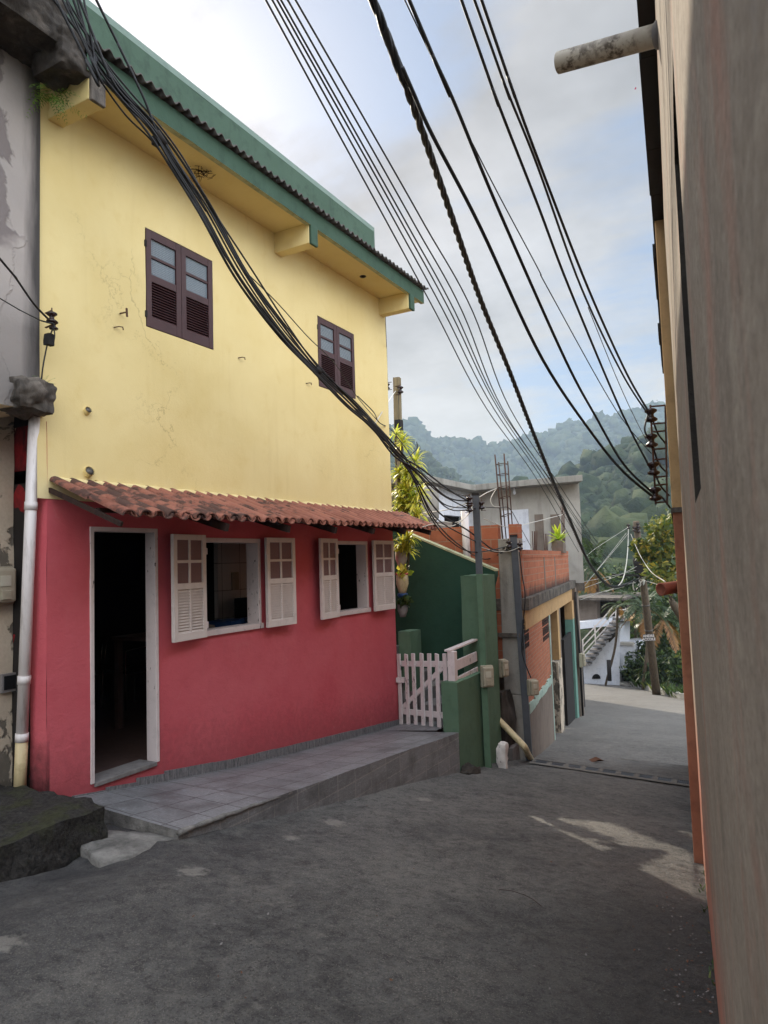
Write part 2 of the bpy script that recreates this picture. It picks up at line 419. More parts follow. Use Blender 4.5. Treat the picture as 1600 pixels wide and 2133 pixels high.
def conc(c, d, bs=.4, sc=3., lim=.5, stain=.7, sc2=40):
    def fn(t, b):
        p = t.pos(); n = t.noise(p, sc, 7, .65, .5); n2 = t.noise(p, sc2, 4, .6); n3 = t.noise(t.map(p, (5, 5, .5)), 1.2, 5, .65)
        col = t.mix(t.ramp(n, (.35, 0.), (.7, 1.)), c, tuple(q*.8 for q in c))
        col = t.mix(t.math('MULTIPLY', t.ramp(n, (lim, 0.), (lim+.22, 1.)), stain*.6), col, d)
        col = t.mix(t.math('MULTIPLY', t.ramp(n3, (.5, 0.), (.78, 1.)), stain), col, d)
        return {'Base Color': col, 'Roughness': .9, 'Normal': t.bump(t.math('ADD', t.math('MULTIPLY', n2, .4), n), bs, .02)}
    return fn
mat('concrete', conc(S(150, 146, 138), S(84, 80, 74)))
mat('drain_concrete', conc(S(118, 114, 108), S(66, 63, 60), .5, 6., .45, .7))
mat('pale_concrete', conc(S(176, 172, 164), S(120, 116, 108), .3, 2., .55, .5))
mat('mouldy_concrete', conc(S(112, 104, 96), S(24, 22, 20), .7, 5., .36, .95))
mat('black_mould', conc(S(92, 84, 76), S(20, 18, 17), .9, 7., .30, .95, 30))
mat('sill_concrete', conc(S(128, 124, 122), S(64, 60, 58), .5, 9., .5, .6))
def neighbour(t, b):
    p = t.pos(); y, z = t.sep(p)[1], t.sep(p)[2]
    n = t.noise(p, 1.4, 7, .6, .4); n2 = t.noise(p, 40, 4)
    pale = t.mix(t.ramp(n, (.3, 0.), (.7, 1.)), S(172, 164, 158), S(150, 144, 140))
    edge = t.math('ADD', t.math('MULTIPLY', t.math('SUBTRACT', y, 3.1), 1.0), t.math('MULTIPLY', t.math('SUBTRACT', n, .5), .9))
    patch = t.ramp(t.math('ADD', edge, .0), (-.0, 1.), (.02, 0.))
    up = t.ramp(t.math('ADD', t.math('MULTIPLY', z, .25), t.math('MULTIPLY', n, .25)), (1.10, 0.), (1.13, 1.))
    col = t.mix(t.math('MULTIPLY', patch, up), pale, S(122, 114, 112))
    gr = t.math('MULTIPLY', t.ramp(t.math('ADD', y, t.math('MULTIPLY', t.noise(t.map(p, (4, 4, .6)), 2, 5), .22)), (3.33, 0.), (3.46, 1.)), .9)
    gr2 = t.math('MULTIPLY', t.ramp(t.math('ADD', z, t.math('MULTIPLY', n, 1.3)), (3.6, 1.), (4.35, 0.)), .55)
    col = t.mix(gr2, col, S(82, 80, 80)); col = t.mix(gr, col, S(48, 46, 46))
    return {'Base Color': col, 'Roughness': .9, 'Normal': t.bump(t.math('ADD', t.math('MULTIPLY', n2, .3), t.math('ADD', n, patch)), .4, .02)}
mat('neighbour_plaster', neighbour)
def peeling(t, b):
    p = t.pos(); n = t.noise(t.map(p, (1, 1, .6)), 4.5, 6, .6, .6); n2 = t.noise(p, 45, 4)
    k = t.ramp(n, (.53, 0.), (.56, 1.))
    col = t.mix(k, t.mix(n2, S(176, 162, 144), S(202, 188, 168)), t.mix(t.noise(p, 9, 4), S(76, 71, 64), S(128, 120, 108)))
    k2 = t.ramp(n, (.64, 0.), (.68, 1.)); col = t.mix(k2, col, S(48, 45, 41))
    return {'Base Color': col, 'Roughness': .9, 'Normal': t.bump(t.math('ADD', t.math('MULTIPLY', n2, .3), t.math('SUBTRACT', 1., k)), .6, .02)}
mat('peeling_plaster', peeling)
def old_red(t, b):
    p = t.pos(); n = t.noise(t.map(p, (1, 1, .5)), 6, 6, .65, .5)
    col = t.mix(t.ramp(n, (.45, 0.), (.62, 1.)), S(140, 32, 36), S(66, 20, 22)); col = t.mix(t.ramp(n, (.66, 0.), (.68, 1.)), col, S(170, 150, 130))
    return {'Base Color': col, 'Roughness': .85, 'Normal': t.bump(n, .4, .02)}
mat('old_red', old_red)
def pvc(t, b):
    p = t.pos(); n = t.noise(t.map(p, (6, 6, 1)), 3, 6, .7); z = t.sep(p)[2]
    col = t.mix(t.ramp(n, (.5, 0.), (.8, .7)), S(214, 208, 206), S(96, 84, 72))
    return {'Base Color': col, 'Roughness': .4, 'Specular IOR Level': .4}
mat('pvc', pvc)
mat('cream_pvc', plaster(S(206, 190, 150), S(120, 100, 66), S(190, 172, 134), .1, .7, 60, .45))
def moss(t, b):
    p = t.pos(); n = t.noise(p, 4, 7, .65, .4); n2 = t.noise(p, 35, 4, .7)
    col = t.mix(t.ramp(n2, (.35, 0.), (.7, 1.)), S(26, 25, 24), S(62, 59, 56))
    up = t.sep(t.node('ShaderNodeNewGeometry').outputs['Normal'])[2]
    k = t.math('MULTIPLY', t.ramp(n, (.50, 0.), (.60, 1.)), t.ramp(up, (.1, .35), (.8, 1.)))
    col = t.mix(t.math('MULTIPLY', k, .55), col, t.mix(n2, S(34, 38, 16), S(66, 70, 32)))
    col = t.mix(t.ramp(n2, (.72, 0.), (.76, .6)), col, S(140, 136, 126))
    return {'Base Color': col, 'Roughness': .95, 'Normal': t.bump(t.math('ADD', n, t.math('MULTIPLY', n2, .6)), .9, .03)}
mat('mossy_stone', moss)
def slab(t, b):
    p = t.pos(); n = t.noise(p, 5, 7, .7, .3); n2 = t.noise(p, 60, 4, .7)
    col = t.mix(t.ramp(n, (.35, 0.), (.65, 1.)), S(146, 143, 138), S(92, 90, 87)); col = t.mix(t.ramp(n2, (.6, 0.), (.75, .6)), col, S(58, 56, 52))
    return {'Base Color': col, 'Roughness': .95, 'Normal': t.bump(t.math('ADD', n, n2), .8, .02)}
mat('rough_slab', slab)
def asphalt(t, b):
    p = t.pos(); x, y, z = t.sep(p)
    n1 = t.noise(p, .55, 6, .65, .5); n2 = t.noise(p, 3.2, 6, .7, .5); n3 = t.noise(p, 90, 3, .7); n4 = t.noise(p, 34, 4, .7)
    v = t.voro(p, 95)
    n5 = t.noise(p, 14, 9, .78, .2); n6 = t.noise(p, 5.5, 8, .72, .6)
    col = t.mix(t.ramp(n1, (.32, 0.), (.68, 1.)), S(90, 89, 88), S(116, 114, 111))
    col = t.mix(t.math('MULTIPLY', t.ramp(n2, (.52, 0.), (.72, 1.)), .6), col, S(132, 128, 122))
    col = t.mix(t.math('MULTIPLY', t.ramp(n2, (.30, 1.), (.46, 0.)), .6), col, S(62, 61, 62))
    col = t.mix(t.math('MULTIPLY', t.ramp(n6, (.36, 1.), (.48, 0.)), .55), col, S(56, 55, 56))
    col = t.mix(t.math('MULTIPLY', t.ramp(n5, (.34, 1.), (.5, 0.)), .8), col, S(48, 47, 48))
    col = t.mix(t.math('MULTIPLY', t.ramp(n5, (.54, 0.), (.7, 1.)), .4), col, S(150, 146, 138))
    stone = t.ramp(v, (.16, 1.), (.34, 0.)); tone = t.noise(p, 30, 3)
    col = t.mix(t.math('MULTIPLY', stone, .6), col, t.mix(t.ramp(tone, (.4, 0.), (.65, 1.)), S(40, 39, 40), S(178, 172, 160)))
    wv = t.vmath('ADD', p, t.comb(t.math('MULTIPLY', n6, .9), t.math('MULTIPLY', n2, .9), 0.))
    ck = t.math('MULTIPLY', t.ramp(t.voro(wv, .75, 'DISTANCE_TO_EDGE'), (0., 1.), (.010, 0.)), t.ramp(t.noise(p, .5, 2), (.50, 0.), (.58, 1.)))
    col = t.mix(t.math('MULTIPLY', ck, .7), col, S(34, 33, 34))
    zone = t.noise(p, .8, 3, .5)
    gr = t.math('MULTIPLY', t.ramp(t.noise(p, 95, 4, .75), (.53, 0.), (.62, 1.)), t.ramp(zone, (.42, .1), (.60, 1.)))
    col = t.mix(t.math('MULTIPLY', gr, .5), col, S(164, 160, 150))
    gd = t.math('MULTIPLY', t.ramp(t.noise(t.map(p, (1, 1, 1), (5, 2, 0)), 75, 4, .75), (.54, 0.), (.62, 1.)), t.ramp(zone, (.40, 1.), (.62, .2)))
    col = t.mix(t.math('MULTIPLY', gd, .75), col, S(36, 35, 36))
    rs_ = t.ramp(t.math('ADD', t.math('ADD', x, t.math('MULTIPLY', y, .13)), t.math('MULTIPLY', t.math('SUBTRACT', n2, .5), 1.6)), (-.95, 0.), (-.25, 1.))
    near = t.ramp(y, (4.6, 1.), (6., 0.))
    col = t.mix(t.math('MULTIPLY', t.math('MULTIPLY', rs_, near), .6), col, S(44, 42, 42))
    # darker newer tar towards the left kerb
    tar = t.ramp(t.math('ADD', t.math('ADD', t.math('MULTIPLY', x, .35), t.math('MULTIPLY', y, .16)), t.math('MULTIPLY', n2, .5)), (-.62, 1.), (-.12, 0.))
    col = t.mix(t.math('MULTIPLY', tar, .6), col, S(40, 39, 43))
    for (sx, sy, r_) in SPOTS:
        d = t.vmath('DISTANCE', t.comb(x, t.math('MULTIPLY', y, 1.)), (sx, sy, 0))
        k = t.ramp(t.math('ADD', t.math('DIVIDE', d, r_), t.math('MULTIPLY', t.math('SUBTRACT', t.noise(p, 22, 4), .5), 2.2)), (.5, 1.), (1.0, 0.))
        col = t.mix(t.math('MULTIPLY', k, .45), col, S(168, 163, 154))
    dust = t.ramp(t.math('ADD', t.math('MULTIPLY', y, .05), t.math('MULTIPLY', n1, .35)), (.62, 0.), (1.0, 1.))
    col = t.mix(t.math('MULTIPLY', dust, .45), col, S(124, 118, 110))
    h = t.math('ADD', t.math('ADD', t.math('MULTIPLY', n3, .4), t.math('MULTIPLY', n4, .7)), t.math('ADD', t.math('MULTIPLY', stone, .5), t.math('MULTIPLY', n5, 1.6)))
    return {'Base Color': col, 'Roughness': .78, 'Specular IOR Level': .35, 'Normal': t.bump(h, .9, .016)}
SPOTS = [(gnd(q, w).x, gnd(q, w).y, r_) for q, w, r_ in ((400, 1815, .10), (700, 1714, .11), (12, 1965, .09), (605, 1745, .07), (885, 1664, .10))]
mat('asphalt', asphalt)
def tile_mat(d, w, h, off):
    def fn(t, b):
        v = t.uvplane(d) if d else t.map(t.pos(), (1, 1, 0), (.1, .06, 0))
        p = t.pos(); c, f = t.brick(v, w, h, .006, off, S(134, 136, 137), S(114, 116, 117), S(52, 52, 52) if not d else S(150, 148, 144))
        n = t.noise(p, 55, 5, .75); n2 = t.noise(p, 2.2, 6, .65)
        lin = t.noise(t.map(p, (3, 40, 40)), 3, 3, .6); lin2 = t.noise(t.map(p, (40, 3, 40)), 3, 3, .6)
        col = t.mix(t.math('MULTIPLY', t.ramp(t.math('MAXIMUM', lin, lin2), (.55, 0.), (.68, 1.)), .5), c, S(172, 174, 178))
        col = t.mix(t.math('MULTIPLY', t.ramp(n, (.4, 0.), (.7, 1.)), .5), col, S(80, 81, 84))
        col = t.mix(t.math('MULTIPLY', t.ramp(n2, (.5, 0.), (.66, 1.)), .6), col, S(72, 71, 72))
        return {'Base Color': col, 'Roughness': .5, 'Normal': t.bump(t.math('SUBTRACT', t.math('MULTIPLY', n, .3), f), .3, .006)}
    return fn
mat('paving_tile', tile_mat(None, .31, .31, 0.))
mat('riser_tile', tile_mat((0, 1, 0), .31, .155, 0.))
def skirt(t, b):
    p = t.pos(); n = t.noise(t.map(p, (30, 30, 4)), 2, 5, .7); n2 = t.noise(p, 50, 4)
    col = t.mix(t.ramp(n, (.35, 0.), (.65, 1.)), S(84, 84, 86), S(132, 132, 134)); col = t.mix(t.ramp(n2, (.5, 0.), (.8, .6)), col, S(60, 60, 62))
    return {'Base Color': col, 'Roughness': .6, 'Normal': t.bump(n2, .3, .01)}
mat('skirting_tile', skirt)
def brickm(d, w=.2, h=.19, soot=None, sat=1.):
    def fn(t, b):
        p = t.pos(); v = t.uvplane(d); c, f = t.brick(v, w, h, .007, .5, S(170, 102, 74), S(150, 90, 66), S(150, 126, 106))
        n = t.noise(p, 6, 6, .65); n2 = t.noise(t.map(v, (3, 46, 1)), 1.5, 4, .6); vs = t.noise(t.map(p, (9, 9, .7)), 1.5, 5, .65)
        col = t.mix(t.math('MULTIPLY', t.ramp(n, (.45, 0.), (.75, 1.)), .5), c, S(192, 122, 88))
        col = t.mix(t.math('MULTIPLY', t.ramp(n2, (.5, 0.), (.75, 1.)), .3), col, S(140, 66, 40))
        col = t.mix(t.math('MULTIPLY', t.ramp(vs, (.55, 0.), (.8, 1.)), .3), col, S(120, 70, 52))
        z = t.sep(p)[2]
        if soot is not None:
            k = t.ramp(t.math('ADD', t.math('SUBTRACT', z, soot), t.math('MULTIPLY', t.math('SUBTRACT', vs, .5), -.5)), (.02, 1.), (.2, 0.))
            col = t.mix(t.math('MULTIPLY', k, .9), col, S(46, 38, 34))
        hh = t.math('SUBTRACT', t.math('ADD', t.math('MULTIPLY', n2, .4), t.math('MULTIPLY', n, .3)), f)
        return {'Base Color': col, 'Roughness': .85, 'Normal': t.bump(hh, .5, .012)}
    return fn
BA = R(9); BD = Vector((-math.sin(BA), math.cos(BA), 0)); BN = Vector((math.cos(BA), math.sin(BA), 0))
mat('brick_front', brickm(tuple(BD), .22, .11, .98))
mat('brick_low', brickm(tuple(BD), .2, .065, None))
mat('brick_side', brickm((1, 0, 0), .3, .19, None))
def wood(c, d, sc=1.):
    def fn(t, b):
        p = t.pos(); n = t.noise(t.map(p, (26*sc, 26*sc, 1.6*sc)), 1.5, 5, .65, .4)
        return {'Base Color': t.mix(t.ramp(n, (.35, 0.), (.7, 1.)), c, d), 'Roughness': .85, 'Normal': t.bump(n, .5, .01)}
    return fn
mat('pole_wood', wood(S(104, 90, 74), S(56, 48, 40)))
mat('pale_post', wood(S(142, 128, 98), S(92, 82, 62)))
mat('old_clay', plaster(S(126, 72, 58), S(60, 40, 36), S(146, 88, 70), .3, .7))
mat('rafter_wood', wood(S(60, 42, 36), S(34, 24, 22)))
mat('steel_paint', plaster(S(70, 74, 80), S(48, 48, 50), S(84, 88, 94), .08, .4, 60, .5))
mat('rust', plaster(S(72, 52, 44), S(40, 28, 26), S(92, 66, 52), .3, .5))
mat('black_cable', None, S(26, 26, 29), .55, 0, .4)
mat('white_cable', None, S(200, 198, 190), .5)
mat('grey_cable', None, S(150, 148, 142), .6)
mat('ceramic', None, S(40, 24, 22), .25, 0, .5)
mat('galvanised', None, S(92, 88, 84), .5, .6)
mat('black_metal', plaster(S(32, 30, 30), S(20, 18, 18), S(46, 42, 40), .1, .4))
mat('meter_plastic', plaster(S(150, 142, 122), S(96, 90, 74), S(160, 152, 134), .05, .5, 80, .5))
mat('meter_glass', None, S(176, 172, 156), .15, 0, .5)
mat('corrugated', conc(S(92, 88, 84), S(34, 32, 30), .4, 6., .4, .8))
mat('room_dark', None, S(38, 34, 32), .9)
mat('room_floor', plaster(S(86, 66, 60), S(50, 38, 36)))
def room_tile(t, b):
    v = t.uvplane((0, 1, 0)); c, f = t.brick(v, .33, .33, .004, 0., S(206, 200, 196), S(196, 190, 188), S(110, 106, 104))
    return {'Base Color': c, 'Roughness': .35}
mat('room_tile', room_tile)
mat('chrome', None, S(190, 188, 184), .25, .9)
mat('blue_plastic', None, S(40, 70, 120), .4)
mat('orange_paint', plaster(S(138, 90, 68), S(92, 58, 46), S(156, 106, 82), .3, .6))
def right_wall(t, b):
    p = t.pos(); x, y, z = t.sep(p)
    n = t.noise(t.map(p, (1, .45, .7)), 3.2, 8, .66, .5); n2 = t.noise(t.map(p, (1, .9, .28)), 6, 7, .66, .4); n3 = t.noise(p, 140, 3)
    n4 = t.noise(t.map(p, (1, .5, 1.1)), 10, 8, .72, .5)
    col = t.mix(t.ramp(n, (.35, 0.), (.68, 1.)), S(142, 130, 116), S(168, 155, 140))
    col = t.mix(t.math('MULTIPLY', t.ramp(n2, (.50, 0.), (.70, 1.)), .5), col, S(116, 106, 97))
    col = t.mix(t.math('MULTIPLY', t.ramp(n4, (.52, 0.), (.70, 1.)), .5), col, S(190, 178, 162))
    col = t.mix(t.math('MULTIPLY', t.ramp(t.noise(t.map(p, (1, .6, .3), (3, 1, 5)), 4.5, 6, .68, .4), (.52, 0.), (.64, 1.)), .55), col, S(178, 128, 110))
    fg = t.noise(t.map(p, (1, .6, 1)), 60, 5, .8); col = t.mix(t.math('MULTIPLY', t.ramp(fg, (.38, 1.), (.5, 0.)), .4), col, S(104, 95, 86)); col = t.mix(t.math('MULTIPLY', t.ramp(fg, (.54, 0.), (.66, 1.)), .35), col, S(196, 184, 168))
    grime = t.ramp(t.noise(p, 26, 5, .75), (.60, 0.), (.70, .6)); col = t.mix(grime, col, S(92, 84, 76))
    low = t.ramp(t.math('ADD', z, t.math('MULTIPLY', n, 1.2)), (.55, 1.), (1.25, 0.))
    pk = t.math('MULTIPLY', low, t.ramp(n, (.36, 0.), (.5, 1.)))
    col = t.mix(t.math('MULTIPLY', pk, .8), col, S(196, 126, 106))
    bl = t.math('MULTIPLY', t.ramp(t.noise(t.map(p, (1, .5, .2), (1, 7, 2)), 5, 5, .6, .3), (.60, 0.), (.67, 1.)), .15)
    col = t.mix(bl, col, S(150, 154, 160))
    dk = t.math('MULTIPLY', t.ramp(t.noise(t.map(p, (1, .5, .2), (8, 2, 1)), 5, 6, .65, .3), (.62, 0.), (.70, 1.)), .35)
    col = t.mix(dk, col, S(70, 66, 64))
    h = t.math('ADD', t.math('MULTIPLY', n3, .3), t.math('ADD', n, n2))
    return {'Base Color': col, 'Roughness': .9, 'Normal': t.bump(h, .22, .008)}
mat('streaked_wall', right_wall)
mat('dark_rock', conc(S(66, 60, 54), S(24, 22, 20), .9, 4., .4, .8, 18))
mat('teal_paint', plaster(S(100, 136, 124), S(70, 92, 84)))
mat('teal_pale', plaster(S(160, 182, 170), S(104, 118, 108), None, .2, .7))
mat('tan_render', plaster(S(184, 150, 106), S(120, 96, 66), S(170, 138, 98), .3, .5))
mat('grey_render', conc(S(124, 112, 102), S(74, 66, 60), .3, 2.5, .5, .5))
mat('white_render', plaster(S(214, 216, 222), S(140, 144, 156), S(204, 208, 216), .2, .45))
mat('louvre_shade', None, S(120, 110, 106), .9)  # back plate behind white slats, darkened to paint the shade between them
mat('dark_void', None, S(14, 14, 15), .9)
mat('sign_plate', None, S(58, 52, 50), .7)
mat('sign_paint', None, S(196, 190, 186), .7)
mat('dry_leaf', None, S(104, 74, 58), .9)
mat('petal', None, S(190, 60, 96), .7)
def leafm(a, b_, c=None, transl=.35, rough=.5):
    def fn(t, b):
        i = t.island(); col = t.mix(i, a, b_)
        if c: col = t.mix(t.ramp(t.math('FRACT', t.math('MULTIPLY', i, 7.31)), (.8, 0.), (.86, 1.)), col, c)
        b.inputs['Roughness'].default_value = rough
        tr = t.node('ShaderNodeBsdfTranslucent'); t.put(tr.inputs[0], t.mix(1., col, (1.5, 1.6, .8), 'MULTIPLY'))
        mx = t.node('ShaderNodeMixShader'); mx.inputs[0].default_value = transl
        t.l.new(b.outputs[0], mx.inputs[1]); t.l.new(tr.outputs[0], mx.inputs[2])
        t.l.new(mx.outputs[0], t.n['Material Output'].inputs[0])
        return {'Base Color': col}
    return fn
mat('leaf_bush', leafm(S(44, 62, 36), S(70, 88, 46), S(104, 112, 62), .28))
mat('leaf_dark', leafm(S(34, 48, 34), S(54, 68, 44), None, .25))
mat('leaf_yellow', leafm(S(84, 92, 46), S(124, 120, 58), S(168, 146, 66), .35))
mat('leaf_palm', leafm(S(40, 58, 38), S(66, 82, 48), None, .22, .4))
mat('leaf_dry', leafm(S(120, 84, 52), S(150, 110, 66), None, .3))
mat('leaf_song', leafm(S(116, 136, 52), S(218, 208, 108), S(232, 222, 130), .45, .4))
mat('leaf_fern', leafm(S(70, 104, 40), S(110, 140, 60), None, .4))
mat('leaf_brom', leafm(S(120, 150, 50), S(190, 196, 70), None, .4))
def forest(t, b):
    i = t.island(); p = t.pos()
    a = t.mix(t.ramp(t.noise(p, .16, 2), (.35, 0.), (.65, 1.)), S(22, 33, 25), S(60, 70, 42)); a = t.mix(t.ramp(t.noise(p, .05, 3), (.45, 0.), (.65, 1.)), a, S(74, 80, 50))
    col = t.mix(t.math('MULTIPLY', i, .4), a, S(42, 56, 32))
    return {'Base Color': col, 'Roughness': .9, 'Specular IOR Level': .1, 'Normal': t.bump(t.noise(p, .9, 4, .7), .8, .6)}
mat('forest_leaf', forest)
mat('hill_ground', plaster(S(70, 84, 48), S(48, 62, 36), S(96, 102, 62), 0., .5))
mat('valley_ground', plaster(S(76, 80, 52), S(50, 58, 38), S(98, 94, 66), .3, .5))

# ------------------------------------------------------------------ ground and street
def kerb_y(x):
    pts = [(-16, 47), (-12.5, 42), (-9.2, 38.4), (-6.56, 34.2), (-4.6, 29.6), (-3.38, 26.7), (-1.5, 24.2), (3, 22)]
    for (xa, ya), (xb, yb) in zip(pts, pts[1:]):
        if x <= xb: return ya+(yb-ya)*(x-xa)/(xb-xa)
    return pts[-1][1]
def street():
    mb = MB()
    def patch(xs, ys, wob):
        n = len(ys); idx = {}; vs = []; fs = []
        for i, x in enumerate(xs):
            for j, y in enumerate(ys):
                z = gz(x, y)+wob*(.012*N3(x, y, 0, .9)+.006*N3(x, y, 3, 4.)+.006*N3(x, y, 6, 9.)); vs.append((x, y, z))
        for i in range(len(xs)-1):
            for j in range(n-1):
                if ys[j+1] > kerb_y((xs[i]+xs[i+1])/2)+.12: continue
                fs.append((i*n+j, (i+1)*n+j, (i+1)*n+j+1, i*n+j+1))
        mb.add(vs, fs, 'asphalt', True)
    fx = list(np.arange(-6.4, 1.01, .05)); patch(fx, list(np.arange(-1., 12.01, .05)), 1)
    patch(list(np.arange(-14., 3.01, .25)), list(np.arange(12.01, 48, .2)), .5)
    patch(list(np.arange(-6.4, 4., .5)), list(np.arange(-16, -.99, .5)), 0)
    build(mb, 'street', label='sloping asphalt street running down between the houses', kind='structure')
street()
def terrain():
    vs = []; fs = []; NA = 96; rs = [1.5, 4, 8, 14, 22, 30, 38, 46, 56, 70, 90, 130, 200, 400, 800, 1250]
    def tz(x, y):
        if y < 44:
            z = gz(x, y)-.35
            k = kerb_y(max(-16, min(3, x)))
            if y > k: z -= min(1.2, (y-k)*.35)
        else: z = gz(x, 44)-1.5-.3*(min(y, 90)-44)
        if x > 4 and y > 8: z -= min(10, (x-4)*.3)
        return z+.25*N3(x, y, 0, .13)*min(1, max(0, (abs(y-18)-20)/10))
    for r_ in rs:
        for k in range(NA):
            a = 2*math.pi*k/NA; x = r_*math.cos(a); y = r_*math.sin(a); vs.append((x, y, tz(x, y)))
    for i in range(len(rs)-1):
        for k in range(NA): fs.append((i*NA+k, (i+1)*NA+k, (i+1)*NA+(k+1) % NA, i*NA+(k+1) % NA))
    fs.append(tuple(range(NA)))
    build(MB().add(vs, fs, 'valley_ground', True), 'ground', label='overgrown ground falling away below the street', kind='structure')
terrain()
def kerb():
    mb = MB(); pts = []
    for x in np.arange(-12.5, 1.5, .25): pts.append(Vector((x, kerb_y(x), gz(x, kerb_y(x)))))
    for a, b in zip(pts, pts[1:]):
        w = .26
        d = (b-a); n = Vector((-d.y, d.x, 0)).normalized()*w
        h = .20+.03*N3(a.x, a.y, 0, 1.3); h2 = .20+.03*N3(b.x, b.y, 0, 1.3)
        mb.add([a-Vector((0, 0, .6)), b-Vector((0, 0, .6)), b+n-Vector((0, 0, .6)), a+n-Vector((0, 0, .6)), a+Vector((0, 0, h)), b+Vector((0, 0, h2)), b+n+Vector((0, 0, h2)), a+n+Vector((0, 0, h))],
               [(4, 5, 6, 7), (0, 1, 5, 4), (2, 3, 7, 6)], 'pale_concrete')
    build(mb, 'kerb', label='pale concrete kerb curving along the far edge of the street', kind='structure')
kerb()

# ------------------------------------------------------------------ the yellow and red house
HX, HY0, HY1 = -4.8, 3.45, 8.95
house = thing('house', 'two-storey house, yellow above and red below, with green eave and white shutters', 'house', (HX, 6.2, -.4))
W_UP = [(4.43, 5.30, 3.765, 4.68), (7.16, 8.035, 3.78, 4.67)]
DOOR = (3.83, 4.535, -.055, 1.96)
W_LO = [(5.02, 5.955, .965, 1.89), (7.32, 8.205, .965, 1.885)]
mb = MB(); wallgrid(mb, (HX, 0, 0), (0, 1, 0), (0, 0, 1), (1, 0, 0), 3.37, HY1, 2.16, 5.42, W_UP, .05, 'yellow_plaster', .1, .007, 1.6, 'cream_plaster')
wallgrid(mb, (0, HY1, 0), (1, 0, 0), (0, 0, 1), (0, 1, 0), -10, HX, 2.16, 5.42, [], 0, 'yellow_plaster', .6)
build(mb, 'upper_wall', house, 'smooth yellow upper wall')
mb = MB(); wallgrid(mb, (HX, 0, 0), (0, 1, 0), (0, 0, 1), (1, 0, 0), HY0, HY1, -1.2, 2.2, [DOOR]+W_LO, {DOOR: .115, W_LO[0]: .15, W_LO[1]: .15}, 'red_plaster', .1, .007, 2.)
wallgrid(mb, (0, HY0, 0), (-1, 0, 0), (0, 0, 1), (0, -1, 0), -HX, -HX+.19, -1.2, 2.75, [], 0, 'red_plaster', .1, .007, 2.)
wallgrid(mb, (0, HY0+.012, 0), (-1, 0, 0), (0, 0, 1), (0, -1, 0), -HX+.19, -HX+.7, -1.2, 2.75, [], 0, 'old_red', .1, .010, 4.)
wallgrid(mb, (0, HY1, 0), (1, 0, 0), (0, 0, 1), (0, 1, 0), -10, HX, -1.5, 2.2, [], 0, 'red_plaster', .6)
build(mb, 'lower_wall', house, 'red lower wall')
# room behind the openings
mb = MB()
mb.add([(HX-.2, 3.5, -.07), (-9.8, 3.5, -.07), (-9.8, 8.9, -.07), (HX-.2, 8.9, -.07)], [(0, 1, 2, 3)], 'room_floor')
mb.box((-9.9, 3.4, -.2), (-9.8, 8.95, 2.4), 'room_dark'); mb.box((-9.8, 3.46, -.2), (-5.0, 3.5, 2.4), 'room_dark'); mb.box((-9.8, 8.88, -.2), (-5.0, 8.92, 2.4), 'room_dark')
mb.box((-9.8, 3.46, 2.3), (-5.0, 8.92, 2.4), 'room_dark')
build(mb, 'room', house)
mb = MB(); ty = at(453, 1150, X=-5.9).y; mb.box((-5.96, ty, .72), (-5.9, 8.85, 2.28), 'room_tile'); mb.box((-5.96, ty, -.07), (-5.9, 8.85, .7), 'room_dark'); build(mb, 'tiled_wall', house)
a = at(490, 1212, X=-5.89); mb = MB(); mb.box((-5.9, a.y-.06, a.z-.10), (-5.885, a.y+.07, a.z+.12), 'meter_plastic'); build(mb, 'wall_panel', house, 'small beige panel on the inner tiles', bevel=.004)
# eave: soffit slab, fascia, beams, sheeting, parapet
mb = MB(); mb.box((-4.86, 3.42, 5.385), (-4.355, 9.22, 5.5), 'yellow_plaster'); build(mb, 'eave_soffit', house, bevel=.004)
mb = MB(); wallgrid(mb, (-4.30, 0, 0), (0, 1, 0), (0, 0, 1), (1, 0, 0), 3.42, 9.225, 5.355, 5.545, [], 0, 'green_fascia', .1, .006, 3.)
mb.add([(-4.30, 9.225, 5.355), (-4.355, 9.225, 5.355), (-4.355, 9.225, 5.545), (-4.30, 9.225, 5.545)], [(0, 1, 2, 3)], 'green_fascia')
mb.add([(-4.30, 3.42, 5.355), (-4.355, 3.42, 5.355), (-4.355, 9.225, 5.355), (-4.30, 9.225, 5.355)], [(0, 1, 2, 3)], 'pale_edge')
mb.add([(-4.30, 3.42, 5.545), (-4.8, 3.42, 5.545), (-4.8, 9.225, 5.545), (-4.30, 9.225, 5.545)], [(0, 3, 2, 1)], 'green_fascia')
build(mb, 'fascia', house, 'green fascia board along the eave')
for yb in (3.52, 6.40, 8.83):
    mb = MB(); mb.box((-4.82, yb-.07, 5.15), (-4.325, yb+.07, 5.385), 'yellow_plaster')
    mb.box((-4.325, yb-.065, 5.14), (-4.292, yb+.065, 5.354), 'mouldy_concrete' if yb < 4 else 'green_fascia'); build(mb, 'eave_beam', house, bevel=.008)
mb = MB(); ys = np.arange(3.42, 9.27, .0125); vs = []; fs = []
for y in ys:
    w = .021*math.cos(2*math.pi*y/.105); j = .008*N3(y, 0, 0, 6.)
    for x, z in ((-4.235+j, 5.565), (-4.5, 5.62), (-4.84, 5.68)): vs.append((x, y, z+w)); vs.append((x, y, z+w-.012))
for i in range(len(ys)-1):
    o = i*6; q = o+6
    fs += [(o, q, q+2, o+2), (o+2, q+2, q+4, o+4), (o+3, q+3, q+1, o+1), (o+5, q+5, q+3, o+3), (o+1, q+1, q, o)]
mb.add(vs, fs, 'corrugated', True); build(mb, 'corrugated_roof', house, 'thin corrugated roof edge over the fascia')
mb = MB(); wallgrid(mb, (-4.795, 0, 0), (0, 1, 0), (0, 0, 1), (1, 0, 0), 2.6, 8.665, 5.45, 6.345, [], 0, 'green_parapet', .2, .006, 1.5)
